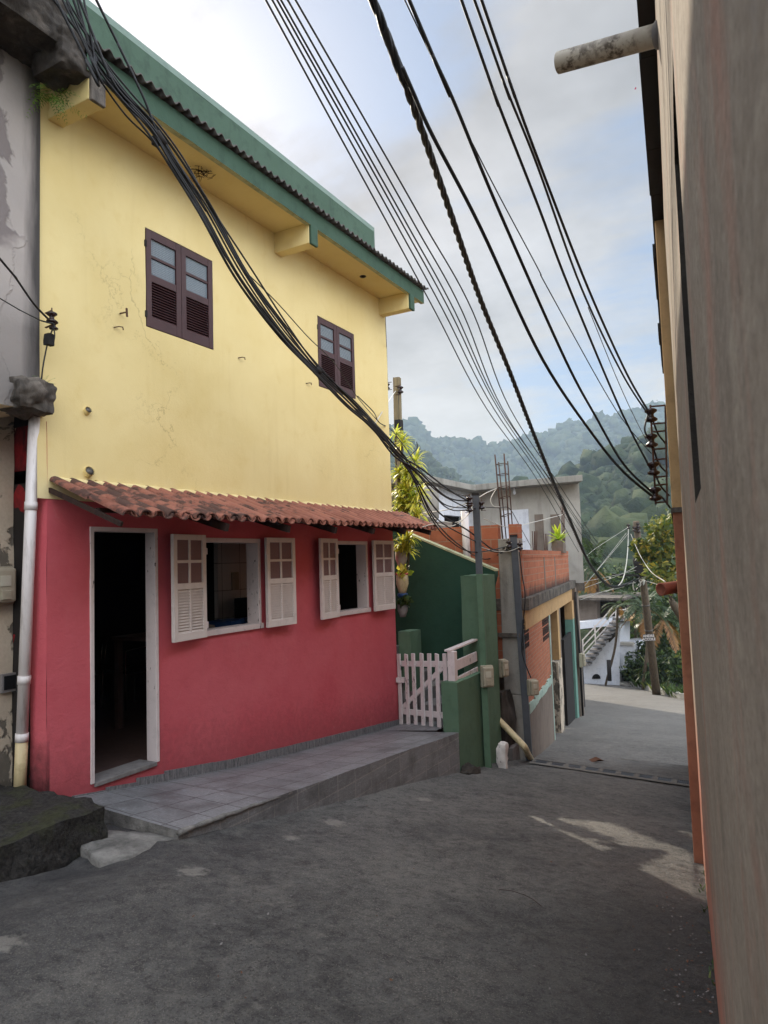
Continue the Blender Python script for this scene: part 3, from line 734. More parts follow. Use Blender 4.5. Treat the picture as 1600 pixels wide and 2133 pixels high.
build(mb, 'parapet', house, 'tall plain green parapet wall above the eave')
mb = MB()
mb.add([(-4.795, 2.6, 6.345), (-4.795, 8.665, 6.345), (-4.85, 8.79, 6.465), (-4.85, 2.6, 6.465)], [(0, 1, 2, 3)], 'green_coping_skylit')
mb.add([(-4.795, 8.665, 5.45), (-4.85, 8.79, 5.45), (-4.85, 8.79, 6.465), (-4.795, 8.665, 6.345)], [(0, 1, 2, 3)], 'green_coping_skylit')
mb.add([(-4.85, 2.6, 6.465), (-4.85, 8.79, 6.465), (-5.0, 8.79, 6.465), (-5.0, 2.6, 6.465)], [(0, 1, 2, 3)], 'green_coping_skylit')
mb.add([(-4.85, 8.79, 5.45), (-5.0, 8.79, 5.45), (-5.0, 8.79, 6.465), (-4.85, 8.79, 6.465)], [(0, 1, 2, 3)], 'green_coping_skylit')
mb.add([(-5.0, 2.6, 5.45), (-5.0, 8.79, 5.45), (-5.0, 8.79, 6.465), (-5.0, 2.6, 6.465)], [(0, 3, 2, 1)], 'green_coping_skylit')
build(mb, 'parapet_coping', house, 'bevelled border of the parapet with painted-in sky light')
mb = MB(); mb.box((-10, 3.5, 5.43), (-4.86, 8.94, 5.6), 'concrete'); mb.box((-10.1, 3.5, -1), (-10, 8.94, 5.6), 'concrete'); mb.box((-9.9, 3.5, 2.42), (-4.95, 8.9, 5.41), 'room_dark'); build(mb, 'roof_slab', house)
# spotlight hole in the soffit, small fixings
a = at(756, 576, Z=5.38); mb = MB(); mb.lathe((a.x, a.y, 5.384), (0, 0, -1), [(.04, 0), (.045, .006), (.036, .012), (.03, .004)], 'galvanised', 16); mb.lathe((a.x, a.y, 5.384), (0, 0, -1), [(.03, 0), (.028, .004)], 'dark_void', 12); build(mb, 'soffit_light', house)
for px, py, r_ in ((180, 858, .028), (183, 985, .04), (197, 1012, .034)):
    a = at(px, py, X=HX); mb = MB(); d = Vector((1, -.1, .45)).normalized()
    mb.tube([a-d*.04, a+d*.035], r_, 'yellow_plaster', 14, False); mb.tube([a+d*.0, a+d*.033], [r_*.8, r_*.8], 'galvanised', 14); build(mb, 'pipe_stub', house, 'cut conduit stub in the yellow wall')
a = at(250, 653, X=HX); mb = MB(); mb.tube([a, a+Vector((.07, .01, 0))], .007, 'rust'); mb.bar(a+Vector((.07, .01, .035)), a+Vector((.075, .01, -.04)), .014, .012, 'rust'); build(mb, 'wall_hook', house, 'rusty T-shaped hook in the yellow wall')
for px, py in ((500, 747), (640, 800), (243, 684)):
    a = at(px, py, X=HX); mb = MB(); mb.tube([a+Vector((0, -.03, 0)), a+Vector((.03, 0, .01)), a+Vector((.04, .03, .012)), a+Vector((.03, .045, -.006))], .005, 'rust'); build(mb, 'wall_hook', house, 'small bent wire hook in the yellow wall')
# skirting
mb = MB(); ys = list(np.arange(3.66, 8.96, .31))
def base_z(y): return float(np.interp(y, (3.4, 3.67, 4.12, 4.57, 5.59, 8.97), (-.07, -.10, -.165, -.235, -.37, -.69)))
for a_, b_ in zip(ys, ys[1:]):
    za, zb = base_z(a_), base_z(b_)
    k = .085+.008*N3(a_, 0, 0, 2.); k *= max(.1, min(1, (a_-3.7)/.8))
    mb.add([(HX+.004, a_, za-.1), (HX+.02, a_, za-.1), (HX+.02, b_-.003, zb-.1), (HX+.004, b_-.003, zb-.1), (HX+.004, a_, za+k), (HX+.02, a_, za+k), (HX+.02, b_-.003, zb+k), (HX+.004, b_-.003, zb+k)],
           [(4, 5, 6, 7), (1, 2, 6, 5), (0, 1, 5, 4), (2, 3, 7, 6)], 'skirting_tile')
build(mb, 'skirting', house, 'grey tile skirting at the foot of the red wall')
# door frame and sill
y0, y1, z0, z1 = DOOR; mb = MB()
mb.box((HX-.11, y0, z0), (HX+.012, y0+.035, z1), 'worn_white_paint'); mb.box((HX-.11, y1-.035, z0), (HX+.012, y1, z1), 'worn_white_paint'); mb.box((HX-.11, y0+.035, z1-.035), (HX+.012, y1-.035, z1), 'worn_white_paint')
build(mb, 'door_frame', house, 'worn white frame of the open doorway', bevel=.004)
mb = MB(); mb.box((HX-.2, y0+.036, z0-.03), (HX+.02, y1-.036, z0+.006), 'sill_concrete'); build(mb, 'door_sill', house, bevel=.006)

def leaf_panels(w, h, style):
    """one shutter leaf in its own frame: u along x, v along z, thickness along y (0 .. -t is the front)"""
    fr = MB(); panes = []; lv = MB(); t = .035
    def bx(m, u0, u1, v0, v1, d0, d1, k): m.box((u0, d0, v0), (u1, d1, v1), k)
    if style == 'brown':
        pc, st, top, mid, bot, cols, sp = 'brown_paint', .062, .075, .07, .1, 1, .53
    else:
        pc, st, top, mid, bot, cols, sp = 'white_paint', .05, .05, .055, .07, 2, .52
    zs = h*(1-sp)                                                  # underside of the middle rail
    bx(fr, 0, st, 0, h, -t, 0, pc); bx(fr, w-st, w, 0, h, -t, 0, pc)
    bx(fr, st, w-st, h-top, h, -t+.002, -.002, pc); bx(fr, st, w-st, zs, zs+mid, -t+.002, -.002, pc); bx(fr, st, w-st, 0, bot, -t+.002, -.002, pc)
    gv0, gv1 = zs+mid, h-top; gm = (gv0+gv1)/2
    bx(fr, st, w-st, gm-.013, gm+.013, -t+.007, -.007, pc)
    if cols == 2:
        bx(fr, w/2-.011, w/2+.011, gv0, gm-.013, -t+.005, -.005, pc); bx(fr, w/2-.011, w/2+.011, gm+.013, gv1, -t+.005, -.005, pc); bx(fr, w/2-.011, w/2+.011, bot, zs, -t+.004, -.004, pc)
    cs = [(st, w-st)] if cols == 1 else [(st, w/2-.011), (w/2+.011, w-st)]
    for (a, b) in cs:
        for (c, d) in ((gv0, gm-.013), (gm+.013, gv1)):
            q = MB(); bx(q, a, b, c, d, -.016, -.012, 'obscured_glass' if style == 'brown' else 'pink_glass'); panes.append(q)
        n = 13 if style == 'brown' else 15
        for i in range(n):
            z = bot+(zs-bot)*(i+.5)/n; s = (zs-bot)/n*.5
            lv.add([(a, -t+.003, z-s), (b, -t+.003, z-s), (b, -.010, z+s*.8), (a, -.010, z+s*.8), (a, -t+.011, z-s-.002), (b, -t+.011, z-s-.002), (b, -.006, z+s*.8), (a, -.006, z+s*.8)],
                   [(0, 1, 2, 3), (4, 7, 6, 5), (0, 4, 5, 1), (2, 6, 7, 3)], pc)
        lv.box((a, -.005, bot), (b, -.003, zs), 'louvre_shade' if style != 'brown' else 'dark_void')
    return fr, panes, lv
def put_leaf(win, O, ang, w, h, style, mirror=False, hinges=True):
    # local x runs along the wall (+Y of the world), local -y looks out to the street (+X of the world)
    M = Matrix.Translation(O) @ Matrix.Rotation(ang, 4, 'Z') @ Matrix(((0, -1, 0, 0), (1, 0, 0, 0), (0, 0, 1, 0), (0, 0, 0, 1)))
    if mirror: M = M @ Matrix.Translation((-w, 0, 0))
    fr, panes, lv = leaf_panels(w, h, style)
    def tr(m): m.v = [tuple(M @ Vector(v)) for v in m.v]; return m
    if hinges:
        u = w+.004 if mirror else -.004
        for z in (.12*h, .84*h): fr.box((u-.012, -.038, z-.03), (u+.012, -.02, z+.03), 'black_metal' if style == 'brown' else 'worn_white_paint')
    build(tr(fr), 'shutter', win, bevel=.003)
    for p in panes: build(tr(p), 'pane', win)
    build(tr(lv), 'louvre', win)
for k, (y0, y1, z0, z1) in enumerate(W_UP):
    mb = MB(); x0 = HX-.012
    mb.box((HX-.06, y0, z0), (x0-.03, y1, z1), 'brown_paint')
    w = build(mb, 'window', house, 'closed window with dark brown louvred shutters')
    m = (y0+y1)/2
    put_leaf(w, (HX-.03, y0+.006, z0+.006), 0, m-y0-.008, z1-z0-.012, 'brown'); put_leaf(w, (HX-.03, m+.002, z0+.006), 0, y1-m-.008, z1-z0-.012, 'brown', False, False)
for k, (y0, y1, z0, z1) in enumerate(W_LO):
    mb = MB(); f = .042
    mb.box((HX-.145, y0, z0+f), (HX+.014, y0+f, z1-f), 'worn_white_paint'); mb.box((HX-.145, y1-f, z0+f), (HX+.014, y1, z1-f), 'worn_white_paint')
    mb.box((HX-.145, y0, z1-f), (HX+.016, y1, z1), 'worn_white_paint'); mb.box((HX-.145, y0-.02, z0-.012), (HX+.03, y1+.02, z0+f), 'worn_white_paint')
    w = build(mb, 'window', house, 'open window with white louvred shutters folded back', bevel=.004)
    wl = (y0-4.60+.035) if k == 0 else (y0-6.93+.035)
    wr = (6.44-5.965) if k == 0 else (8.755-8.235)
    # left leaf: hinged at the opening, free edge swung back towards the wall; its hinge edge stands out
    put_leaf(w, (HX+.055, y0+.035, z0-.01), R(5), wl, z1-z0+.03, 'white', True)
    put_leaf(w, (HX+.06, (5.965 if k == 0 else 8.235), z0-.01), R(-2.5), wr, z1-z0+.02, 'white')
# tiled awning
NT_ = 39
def eave_pt(y): k = (y-3.5)/5.7; return -4.0-.27*k, 1.955+.075*k
aw = MB()
rt = random.Random(3)
for i in range(NT_):
    y = 3.52+i*(5.72/(NT_-1)); xe, ze = eave_pt(y); top = Vector((HX+.0, y, 2.27)); bot = Vector((xe, y, ze)); d = bot-top
    for c in range(2):
        for kind in ('pan', 'cover'):
            t0, t1 = ((0., .56), (.5, 1.))[c]
            if kind == 'pan' and i == NT_-1: continue
            yo = (.0 if kind == 'cover' else .5*5.72/(NT_-1))+rt.uniform(-.008, .008)
            lift = (.022 if c == 0 else .034) if kind == 'cover' else (.0 if c == 0 else .012)
            a = top+d*(t0-(.02 if c else 0)); b = top+d*(t1+rt.uniform(-.015, .03)); a = a+Vector((0, yo, lift+.008*(c == 0))); b = b+Vector((0, yo+rt.uniform(-.006, .006), lift+rt.uniform(-.003, .006)))
            ra, rb = (.052, .066) if kind == 'cover' else (.07, .057); n = 9; up = Vector((0, 0, 1)) if kind == 'cover' else Vector((0, 0, -1)); sd = Vector((0, 1, 0))
            vs = []
            for p, r_ in ((a, ra), (b, rb)):
                for rr in (r_, r_-.012):
                    for j in range(n): an = math.pi*j/(n-1); vs.append(p+sd*math.cos(an)*rr+up*math.sin(an)*rr*.74+(Vector((0, 0, .05)) if kind == 'pan' else Vector((0, 0, 0))))
            fs = []
            for j in range(n-1): fs += [(j, j+1, 2*n+j+1, 2*n+j), (n+j, 3*n+j, 3*n+j+1, n+j+1), (2*n+j, 2*n+j+1, 3*n+j+1, 3*n+j), (j, n+j, n+j+1, j+1)]
            fs += [(0, 2*n, 3*n, n), (n-1, 2*n-1, 4*n-1, 3*n-1)]
            aw.add(vs, fs, 'terracotta', False)
awn = build(aw, 'tile_awning', house, 'lean-to awning of old terracotta tiles')
for f in awn.data.polygons: f.use_smooth = True
q = awn.modifiers.new('es', 'EDGE_SPLIT'); q.split_angle = R(45)
for yb in (4.62, 5.55, 6.45, 7.35, 8.25, 9.1):
    xe, ze = eave_pt(yb); mb = MB(); mb.bar((HX-.0, yb, 2.16), (xe-.01, yb, ze-.035), .045, .065, 'rafter_wood'); build(mb, 'rafter', awn)
mb = MB(); mb.bar((-4.30, 3.5, 2.045), (-4.45, 9.2, 2.055), .04, .03, 'rafter_wood'); build(mb, 'batten', awn)
mb = MB(); mb.bar((-4.82, 3.475, 2.235), (-4.02, 3.475, 1.925), .022, .035, 'rafter_wood'); build(mb, 'verge_board', awn); mb = MB(); mb.bar((-4.82, 9.27, 2.30), (-4.27, 9.27, 2.05), .05, .05, 'terracotta'); build(mb, 'verge_board', awn)
# mortar lip where the tiles meet the wall
mb = MB(); pts = [Vector((HX+.008, y, 2.305+.012*N3(y, 0, 0, 5.))) for y in np.arange(3.5, 9.0, .08)]; mb.tube(pts, [.028+.010*N3(p.y, 4, 0, 9.) for p in pts], 'yellow_plaster', 8); build(mb, 'mortar_lip', awn)

# things inside the doorway and window
ch = thing('chair', 'tubular metal chair standing in the dark doorway', 'chair', (-6.7, 6.1, -.07))
mb = MB()
p0 = at(262, 1478, Z=-.06)
o = Vector((p0.x, p0.y, -.07))
mb.tube(catmull([o, o+Vector((0, 0, .62)), o+Vector((.0, .04, .70)), o+Vector((.05, .35, .72)), o+Vector((.05, .42, .66)), o+Vector((.05, .45, 0))], 5), .013, 'chrome', 8)
mb.tube(catmull([o+Vector((-.4, 0, 0)), o+Vector((-.4, 0, .40)), o+Vector((-.4, .05, .45)), o+Vector((-.35, .4, .45)), o+Vector((-.35, .45, 0))], 5), .013, 'chrome', 8)
ROOT[ch.name] = o; ch.location = o
build(mb, 'frame', ch); mb = MB(); mb.box(o+Vector((-.42, .02, .42)), o+Vector((.03, .43, .46)), 'black_metal'); build(mb, 'seat', ch, bevel=.01)
a = at(205, 1470, Z=-.06); b = at(218, 1330, Y=a.y+.1)
mb = MB(); mb.tube([a, a.lerp(b, .45)], .016, 'galvanised'); mb.tube([a.lerp(b, .45)+Vector((-.03, 0, 0)), b+Vector((-.04, 0, 0))], .01, 'chrome'); mb.tube([a.lerp(b, .45)+Vector((.03, 0, 0)), b+Vector((.04, 0, 0))], .01, 'chrome'); mb.bar(b+Vector((-.07, 0, 0)), b+Vector((.09, 0, .02)), .03, .03, 'black_metal')
build(mb, 'crutch', None, 'metal crutch leaning just inside the dark doorway', 'crutch')
tb = thing('table', 'dark table inside behind the nearer open window', 'table', (-5.7, 6.0, -.07))
mb = MB(); mb.box((-6.3, 5.3, .86), (-5.1, 6.9, .9), 'room_floor'); build(mb, 'tabletop', tb)
for x, y in ((-6.25, 5.35), (-5.15, 5.35), (-6.25, 6.85), (-5.15, 6.85)): mb = MB(); mb.box((x-.03, y-.03, -.07), (x+.03, y+.03, .86), 'room_floor'); build(mb, 'leg', tb)
mb = MB(); mb.rock((-5.55, 5.95, .9), (-5.2, 6.35, 1.02), 'blue_plastic', 6, .05, 7.); build(mb, 'plastic_bag', None, 'crumpled blue plastic bag on the table inside the window', 'bag')
mb = MB(); mb.rock((-5.7, 5.5, .9), (-5.3, 5.85, 1.0), 'grey_render', 6, .05, 8.); build(mb, 'cloth_bundle', None, 'crumpled dull cloth bundle on the table inside the window', 'cloth')
mb = MB(); mb.box((-5.85, 6.75, .9), (-5.5, 7.1, 1.22), 'dark_void'); build(mb, 'dark_box', None, 'dark box on the table below the inner white tiles', 'box', bevel=.01)

# ------------------------------------------------------------------ tiled pavement, slab, mossy step
def pavement():
    mb = MB(); FX = -3.65
    ys = list(np.arange(3.62, 8.37, .19))+[8.37]
    def ft(y): return -.165-.0838*(y-3.65)
    vs = []
    for y in ys:
        xf = FX-.02*math.sin(y*2.1)*.4
        zt = ft(y)+.006*N3(y, 0, 0, 2.)
        vs += [(HX, y, base_z(y)), (xf, y, zt), (xf, y, zt-1.2)]
    fs = []
    for i in range(len(ys)-1): o = i*3; fs.append((o, o+1, o+4, o+3))
    mb.add(vs, fs, 'paving_tile')
    mb.add(vs, [(i*3+1, i*3+2, i*3+5, i*3+4) for i in range(len(ys)-1)], 'riser_tile')
    mb.add([(HX, 3.62, base_z(3.62)), (vs[1][0], 3.62, ft(3.62)), (vs[1][0], 3.62, -1), (HX, 3.62, -1)], [(0, 3, 2, 1)], 'rough_slab')
    mb.add([(HX, 8.37, base_z(8.37)), (FX, 8.37, ft(8.37)), (FX, 8.37, ft(8.37)-.9), (HX, 8.37, -1.6)], [(0, 3, 2, 1)], 'riser_tile')
    mb.add([(HX, 8.37, base_z(8.37)), (-3.95, 8.37, ft(8.37)), (-3.95, 9.3, ft(8.37)-.02), (HX, 9.3, base_z(9.))], [(0, 1, 2, 3)], 'paving_tile')
    # cracked mortar lip along the worn front edge
    pts = [Vector((FX-.005, y, ft(y)-.012+.01*N3(y, 2, 0, 7.))) for y in np.arange(3.62, 5.6, .05)]
    mb.tube(pts, [max(.006, .022+.012*N3(p.y, 9, 0, 11.)-.010*(p.y-3.6)) for p in pts], 'rough_slab', 7)
    build(mb, 'pavement', label='grey tiled pavement along the red wall with a tiled riser', kind='structure')
pavement()
mb = MB(); n = 20; vs = []; fs = []
c4 = [gnd(352, 1750), gnd(360, 1738), gnd(228, 1722), gnd(150, 1775)]
c4 = [at(q, w, Z=h) for q, w, h in ((350, 1751, -.21), (368, 1735, -.19), (300, 1724, -.17), (226, 1720, -.15), (165, 1764, -.16), (206, 1802, -.19), (268, 1796, -.21))]
c4 = [Vector((p.x, p.y, 0)) for p in c4]
cen = sum(c4, Vector((0, 0, 0)))/len(c4); ring = []
for i in range(len(c4)):
    for k in range(6): ring.append(c4[i].lerp(c4[(i+1) % len(c4)], k/6))
ring = [p+(p-cen).normalized()*(.025*N3(p.x, p.y, 0, 5.)+.02*N3(p.x, p.y, 5, 15.)) for p in ring]; L = len(ring)
vs = []
for s_, h in ((1.0, -.25), (1.0, -.012), (.97, .004), (.6, .012), (.25, .012)):
    for p in ring:
        q = cen+(p-cen)*s_; zt = -.165-.10*(q.y-3.3)-.06*(q.x+3.8)
        vs.append((q.x, q.y, zt+h-.02+.014*N3(q.x, q.y, 0, 8.)))
for i in range(4):
    for j in range(L): fs.append((i*L+j, i*L+(j+1) % L, (i+1)*L+(j+1) % L, (i+1)*L+j))
fs.append(tuple(range(4*L, 5*L)))
mb.add(vs, fs, 'rough_slab', True); build(mb, 'concrete_slab', None, 'broken wedge of pale concrete at the near end of the pavement', 'slab')
mb = MB(); mb.rock((-6.6, 1.2, -.7), (-4.0, 3.36, .05), 'mossy_stone', 40, .06, 3.2, 0, .06); build(mb, 'stone_step', None, 'dark mossy stone step below the drainpipe at the street edge', 'step')

# ------------------------------------------------------------------ neighbouring grey house on the left
nb = thing('neighbour_house', 'weathered grey house with overhanging upper floor and stained plaster', 'house', (-5.4, 0, 0))
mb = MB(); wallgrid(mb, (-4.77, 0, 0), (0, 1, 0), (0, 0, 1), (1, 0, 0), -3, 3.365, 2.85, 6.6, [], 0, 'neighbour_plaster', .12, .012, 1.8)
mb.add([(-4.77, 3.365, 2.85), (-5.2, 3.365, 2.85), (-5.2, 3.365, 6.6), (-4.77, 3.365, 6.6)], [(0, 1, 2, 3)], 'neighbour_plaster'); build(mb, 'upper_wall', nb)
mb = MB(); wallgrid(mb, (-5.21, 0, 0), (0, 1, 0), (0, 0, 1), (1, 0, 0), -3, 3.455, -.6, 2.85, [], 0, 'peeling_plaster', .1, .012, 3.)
build(mb, 'lower_wall', nb, 'peeling cream and black lower wall')
mb = MB(); mb.box((-5.6, -3, 2.80), (-4.73, 3.30, 2.97), 'neighbour_plaster'); mb.add([(-5.6, -3, 2.796), (-4.72, -3, 2.796), (-4.72, 3.3, 2.796), (-5.6, 3.3, 2.796)], [(0, 3, 2, 1)], 'cream_plaster'); build(mb, 'floor_slab', nb)
mb = MB(); mb.rock((-4.98, 3.12, 2.78), (-4.64, 3.42, 3.02), 'mouldy_concrete', 18, .05, 8., 2., .4); build(mb, 'slab_end', nb, 'broken mouldy slab end')
mb = MB(); mb.rock((-5.0, 2.5, 5.46), (-4.36, 3.36, 5.86), 'black_mould', 24, .06, 5., 1., .12); build(mb, 'eave_end', nb, 'black mouldy end of the roof eave')
mb = MB(); mb.rock((-4.66, 3.22, 5.30), (-4.31, 3.46, 5.60), 'black_mould', 18, .05, 7., 4., .3); build(mb, 'gutter_end', nb, 'stained gutter end against the green fascia')
mb = MB(); mb.box((-9, -3, -.6), (-5.47, 3.36, 6.6), 'concrete'); build(mb, 'house_body', nb)

def leafcloud(name, mats, parent, C_, rad, n, size, seed, shell=.55, droop=0., mi_p=None, tangent=0., **kw):
    """n small leaf quads spread through lumps; C_ are lump centres, rad their radii (x, y, z)"""
    g = np.random.default_rng(seed); C_ = np.asarray(C_, float); rad = np.asarray(rad, float)
    k = g.integers(0, len(C_), n); d = g.normal(size=(n, 3)); d /= np.linalg.norm(d, axis=1)[:, None]
    rr = shell+(1-shell)*g.random(n)**.7; rr *= np.where(g.random(n) < .25, g.random(n), 1.)
    P = C_[k]+d*rad[k]*rr[:, None]
    ax = d+g.normal(size=(n, 3))*.8; ax[:, 2] -= droop; ax /= np.linalg.norm(ax, axis=1)[:, None]
    if tangent:
        ax = np.cross(d, g.normal(size=(n, 3)))+g.normal(size=(n, 3))*tangent; ax /= np.linalg.norm(ax, axis=1)[:, None]
    b = np.cross(ax, d+g.normal(size=(n, 3))*tangent) if tangent else np.cross(ax, g.normal(size=(n, 3))); b /= np.linalg.norm(b, axis=1)[:, None]+1e-9
    s = size*(.6+.8*g.random(n))[:, None]
    nn = np.cross(ax, b)*s*.12
    V = np.stack([P-ax*s*.5, P+b*s*.28+nn, P+ax*s*.5, P-b*s*.28+nn], 1).reshape(-1, 3)
    F = np.arange(n*4).reshape(-1, 4); mi = None
    if len(mats) > 1: mi = (g.random(n) < (mi_p or .5)).astype(int)
    return np_mesh(name, V, F, mats, parent, mi, **kw)
def fern(loc, name, label, n, ln, seed, droop=.6, parent=None, m='leaf_fern'):
    g = random.Random(seed); V = []; F = []
    for i in range(n):
        az = g.uniform(0, 2*math.pi); el = g.uniform(-.3, 1.0); L = ln*g.uniform(.6, 1.1)
        p = Vector(loc)+Vector((g.uniform(-.02, .02), g.uniform(-.02, .02), g.uniform(-.02, .02))); d = Vector((math.cos(az)*math.cos(el), math.sin(az)*math.cos(el), math.sin(el)))
        for s in range(9):
            q = p+d*L/9; d = (d+Vector((0, 0, -droop*.18))).normalized(); sd = d.cross(Vector((0, 0, 1)))
            sd = sd.normalized() if sd.length > .01 else Vector((1, 0, 0)); w = L*.16*math.sin(math.pi*(s+1)/10.5)
            for sg in (-1, 1):
                o = len(V); V += [p, p+sd*sg*w*.55+d*L*.03, p+sd*sg*w+d*L*.06+Vector((0, 0, -.004)), p+sd*sg*w*.5-d*L*.01]; F.append((o, o+1, o+2, o+3))
            p = q
    return np_mesh(name, [tuple(v) for v in V], F, [m], parent, label=label, cat='plant' if label else None)
fern(at(104, 205, Y=3.33), 'fern', 'green fern growing from the mouldy corner under the eave', 26, .30, 1, 1.2)
fern(at(88, 797, X=-4.72), 'fern', 'tiny fern on top of the broken slab end', 7, .10, 5, .5)
# hanging dead nest under the soffit
mb = MB(); a = at(420, 355, Z=5.375)
g = random.Random(9)
for i in range(60):
    p = a+Vector((g.gauss(0, .035), g.gauss(0, .05), -abs(g.gauss(.01, .02)))); d = Vector((g.uniform(-1, 1), g.uniform(-1, 1), g.uniform(-.6, .3))).normalized()*.05; mb.tube([p, p+d], .0025, 'rafter_wood', 4)
build(mb, 'dry_tuft', None, 'dry dark tuft of roots hanging from the yellow soffit', 'nest')
# drainpipe and meter on the left
def pipe_thing(name, pts, r_, m, label, cat, collars=(), n=14):
    t = thing(name, label, cat, pts[-1]); mb = MB(); mb.tube(pts, r_, m, n); build(mb, 'pipe', t)
    for (p, d, rr, h) in collars: mb = MB(); d = Vector(d).normalized(); mb.tube([Vector(p)-d*h, Vector(p)+d*h], rr, m, n); build(mb, 'collar', t)
    return t
pa, pb = Vector((-5.0, 3.33, 2.80)), at(41, 1658, X=-5.02)
pa = at(72, 868, Y=3.37); pb = at(41, 1656, Y=3.37); mid = pa.lerp(pb, .86)
t = thing('drainpipe', 'white plastic drainpipe in the corner beside the red wall', 'drainpipe', pb)
mb = MB(); mb.tube([pa, mid], .042, 'pvc', 16); build(mb, 'upper_pipe', t); mb = MB(); mb.tube([mid, pb], .044, 'cream_pvc', 16); build(mb, 'lower_pipe', t, 'cream lower length of the drainpipe')
dd = (pb-pa).normalized()
for k in (.24, .70, .85): mb = MB(); mb.tube([pa.lerp(pb, k)-dd*.03, pa.lerp(pb, k)+dd*.03], .047, 'pvc', 16); build(mb, 'collar', t)
def meter_box(c, nrm, w, h, d, label, up=Vector((0, 0, 1))):
    c = Vector(c); n = Vector(nrm).normalized(); s = n.cross(up).normalized()
    t = thing('electric_meter', label, 'electric meter', c-up*h/2, 'electric meters')
    def P(u, v, k): return c+s*u+up*v+n*k
    def bx(m, u0, u1, v0, v1, k0, k1, mt): m.add([P(u0, v0, k0), P(u1, v0, k0), P(u1, v1, k0), P(u0, v1, k0), P(u0, v0, k1), P(u1, v0, k1), P(u1, v1, k1), P(u0, v1, k1)], [(0, 3, 2, 1), (4, 5, 6, 7), (0, 1, 5, 4), (1, 2, 6, 5), (2, 3, 7, 6), (3, 0, 4, 7)], mt)
    q = MB(); bx(q, -w/2, w/2, -h/2, h/2, 0, d*.55, 'meter_plastic'); build(q, 'case', t, bevel=.012)
    q = MB(); bx(q, -w*.44, w*.44, -h*.44, h*.46, d*.55, d, 'meter_plastic'); build(q, 'cover', t, bevel=.02)
    q = MB(); bx(q, -w*.2, w*.24, -h*.02, h*.26, d, d+.006, 'meter_glass'); build(q, 'window_pane', t, bevel=.004)
    q = MB(); bx(q, -w*.2, w*.2, -h*.36, -h*.12, d, d+.012, 'meter_plastic'); build(q, 'latch', t, bevel=.004)
    return t
a = at(8, 1220, X=-5.12); meter_box((-5.20, a.y, a.z), (1, 0, 0), .2, .29, .11, 'grey electric meter on the peeling wall beside the white drainpipe')
a = at(18, 1422, X=-5.19); mb = MB(); mb.box((-5.23, a.y-.06, a.z-.07), (-5.18, a.y+.06, a.z+.07), 'sill_concrete'); mb.box((-5.18, a.y-.045, a.z-.05), (-5.175, a.y+.05, a.z+.055), 'dark_void'); build(mb, 'wall_box', None, 'open dark box set low in the peeling wall', 'electric box', bevel=.003)

# ------------------------------------------------------------------ gate, railing, green walls, stair
gt = thing('picket_gate', 'pinkish white wooden picket gate with flaking paint beside the red wall', 'gate', (-4.3, 8.75, -.65))
GA, GB = Vector((-4.775, 8.955, 0)), Vector((-3.80, 8.52, 0)); gd = (GB-GA); gl = gd.length; gd.normalize(); gn = Vector((gd.y, -gd.x, 0))
def gp(u, z, k=0.): return GA+gd*u+gn*k+Vector((0, 0, z+.085*u))
g = random.Random(4)
for i in range(7):
    u = .045+i*(gl-.10)/6; j = g.uniform(-.012, .012); mb = MB(); w = .034
    top = .315+g.uniform(-.008, .008)
    mb.prism([gp(u-w, -.665, .012), gp(u+w, -.665, .012), gp(u+w+j, top-.012*(i % 2), .012), gp(u-w+j, top, .012)], gn*.02, 'gate_paint'); build(mb, 'picket', gt, bevel=.003)
for z in (.17, -.49): mb = MB(); mb.bar(gp(.02, z, -.004), gp(gl-.02, z, -.004), .028, .075, 'gate_paint'); build(mb, 'rail', gt, bevel=.003)
mb = MB(); mb.bar(gp(.06, -.44, -.003), gp(gl-.14, .12, -.003), .024, .06, 'gate_paint'); build(mb, 'brace', gt)
mb = MB(); mb.box(gp(-.02, -.08, -.02), gp(.14, -.03, .02), 'gate_paint'); build(mb, 'hinge_strap', gt)
rl = thing('gate_post', 'white wooden gate post with three short rails running to the green pillar', 'railing', (-3.76, 8.5, -.6))
mb = MB(); mb.box((-3.80, 8.46, -.62), (-3.70, 8.55, .43), 'worn_white_paint'); build(mb, 'post', rl, bevel=.006)
for a, b, w, h in (((-3.79, 8.45, .44), (-3.75, 9.32, .49), .09, .025), ((-3.73, 8.56, .24), (-3.72, 9.26, .27), .025, .13), ((-3.73, 8.56, .03), (-3.72, 9.28, .07), .025, .11)):
    mb = MB(); mb.bar(a, b, w, h, 'worn_white_paint'); build(mb, 'rail', rl, bevel=.004)
gw = thing('stair_wall', 'dark green plastered stair wall with sloping top, low wall and square pillar', 'wall', (-3.7, 9.4, -1.3))
a = at(845, 1112, Y=9.95); b = at(1031, 1190, Y=9.95); sl_ = (b.z-a.z)/(b.x-a.x)
mb = MB(); xl = -8.
def sz(x): return b.z+sl_*(x-b.x)
mb.prism([(xl, 9.95, -2), (b.x-.05, 9.95, -2), (b.x-.05, 9.95, b.z-.22), (b.x, 9.95, b.z-.06), (b.x, 9.95, b.z), (xl, 9.95, sz(xl))], (0, .14, 0), 'dark_green_wall')
build(mb, 'sloping_wall', gw, bevel=.006)
mb = MB(); mb.prism([(xl, 9.94, sz(xl)+.002), (b.x+.004, 9.94, b.z+.002), (b.x+.004, 9.94, b.z+.03), (xl, 9.94, sz(xl)+.03)], (0, .16, 0), 'pale_edge'); build(mb, 'wall_cap', gw, 'pale edge along the sloping top')
mb = MB(); mb.rock((-3.93, 9.30, -2), (-3.655, 9.94, 1.385), 'green_wall', 22, .010, 3., 1., .02); build(mb, 'pillar', gw, 'lighter green square pillar')
mb = MB(); mb.rock((-3.86, 8.38, -2), (-3.64, 9.31, .06), 'green_wall', 20, .010, 3., 5., .025); build(mb, 'low_wall', gw, 'lighter green low wall under the rails')
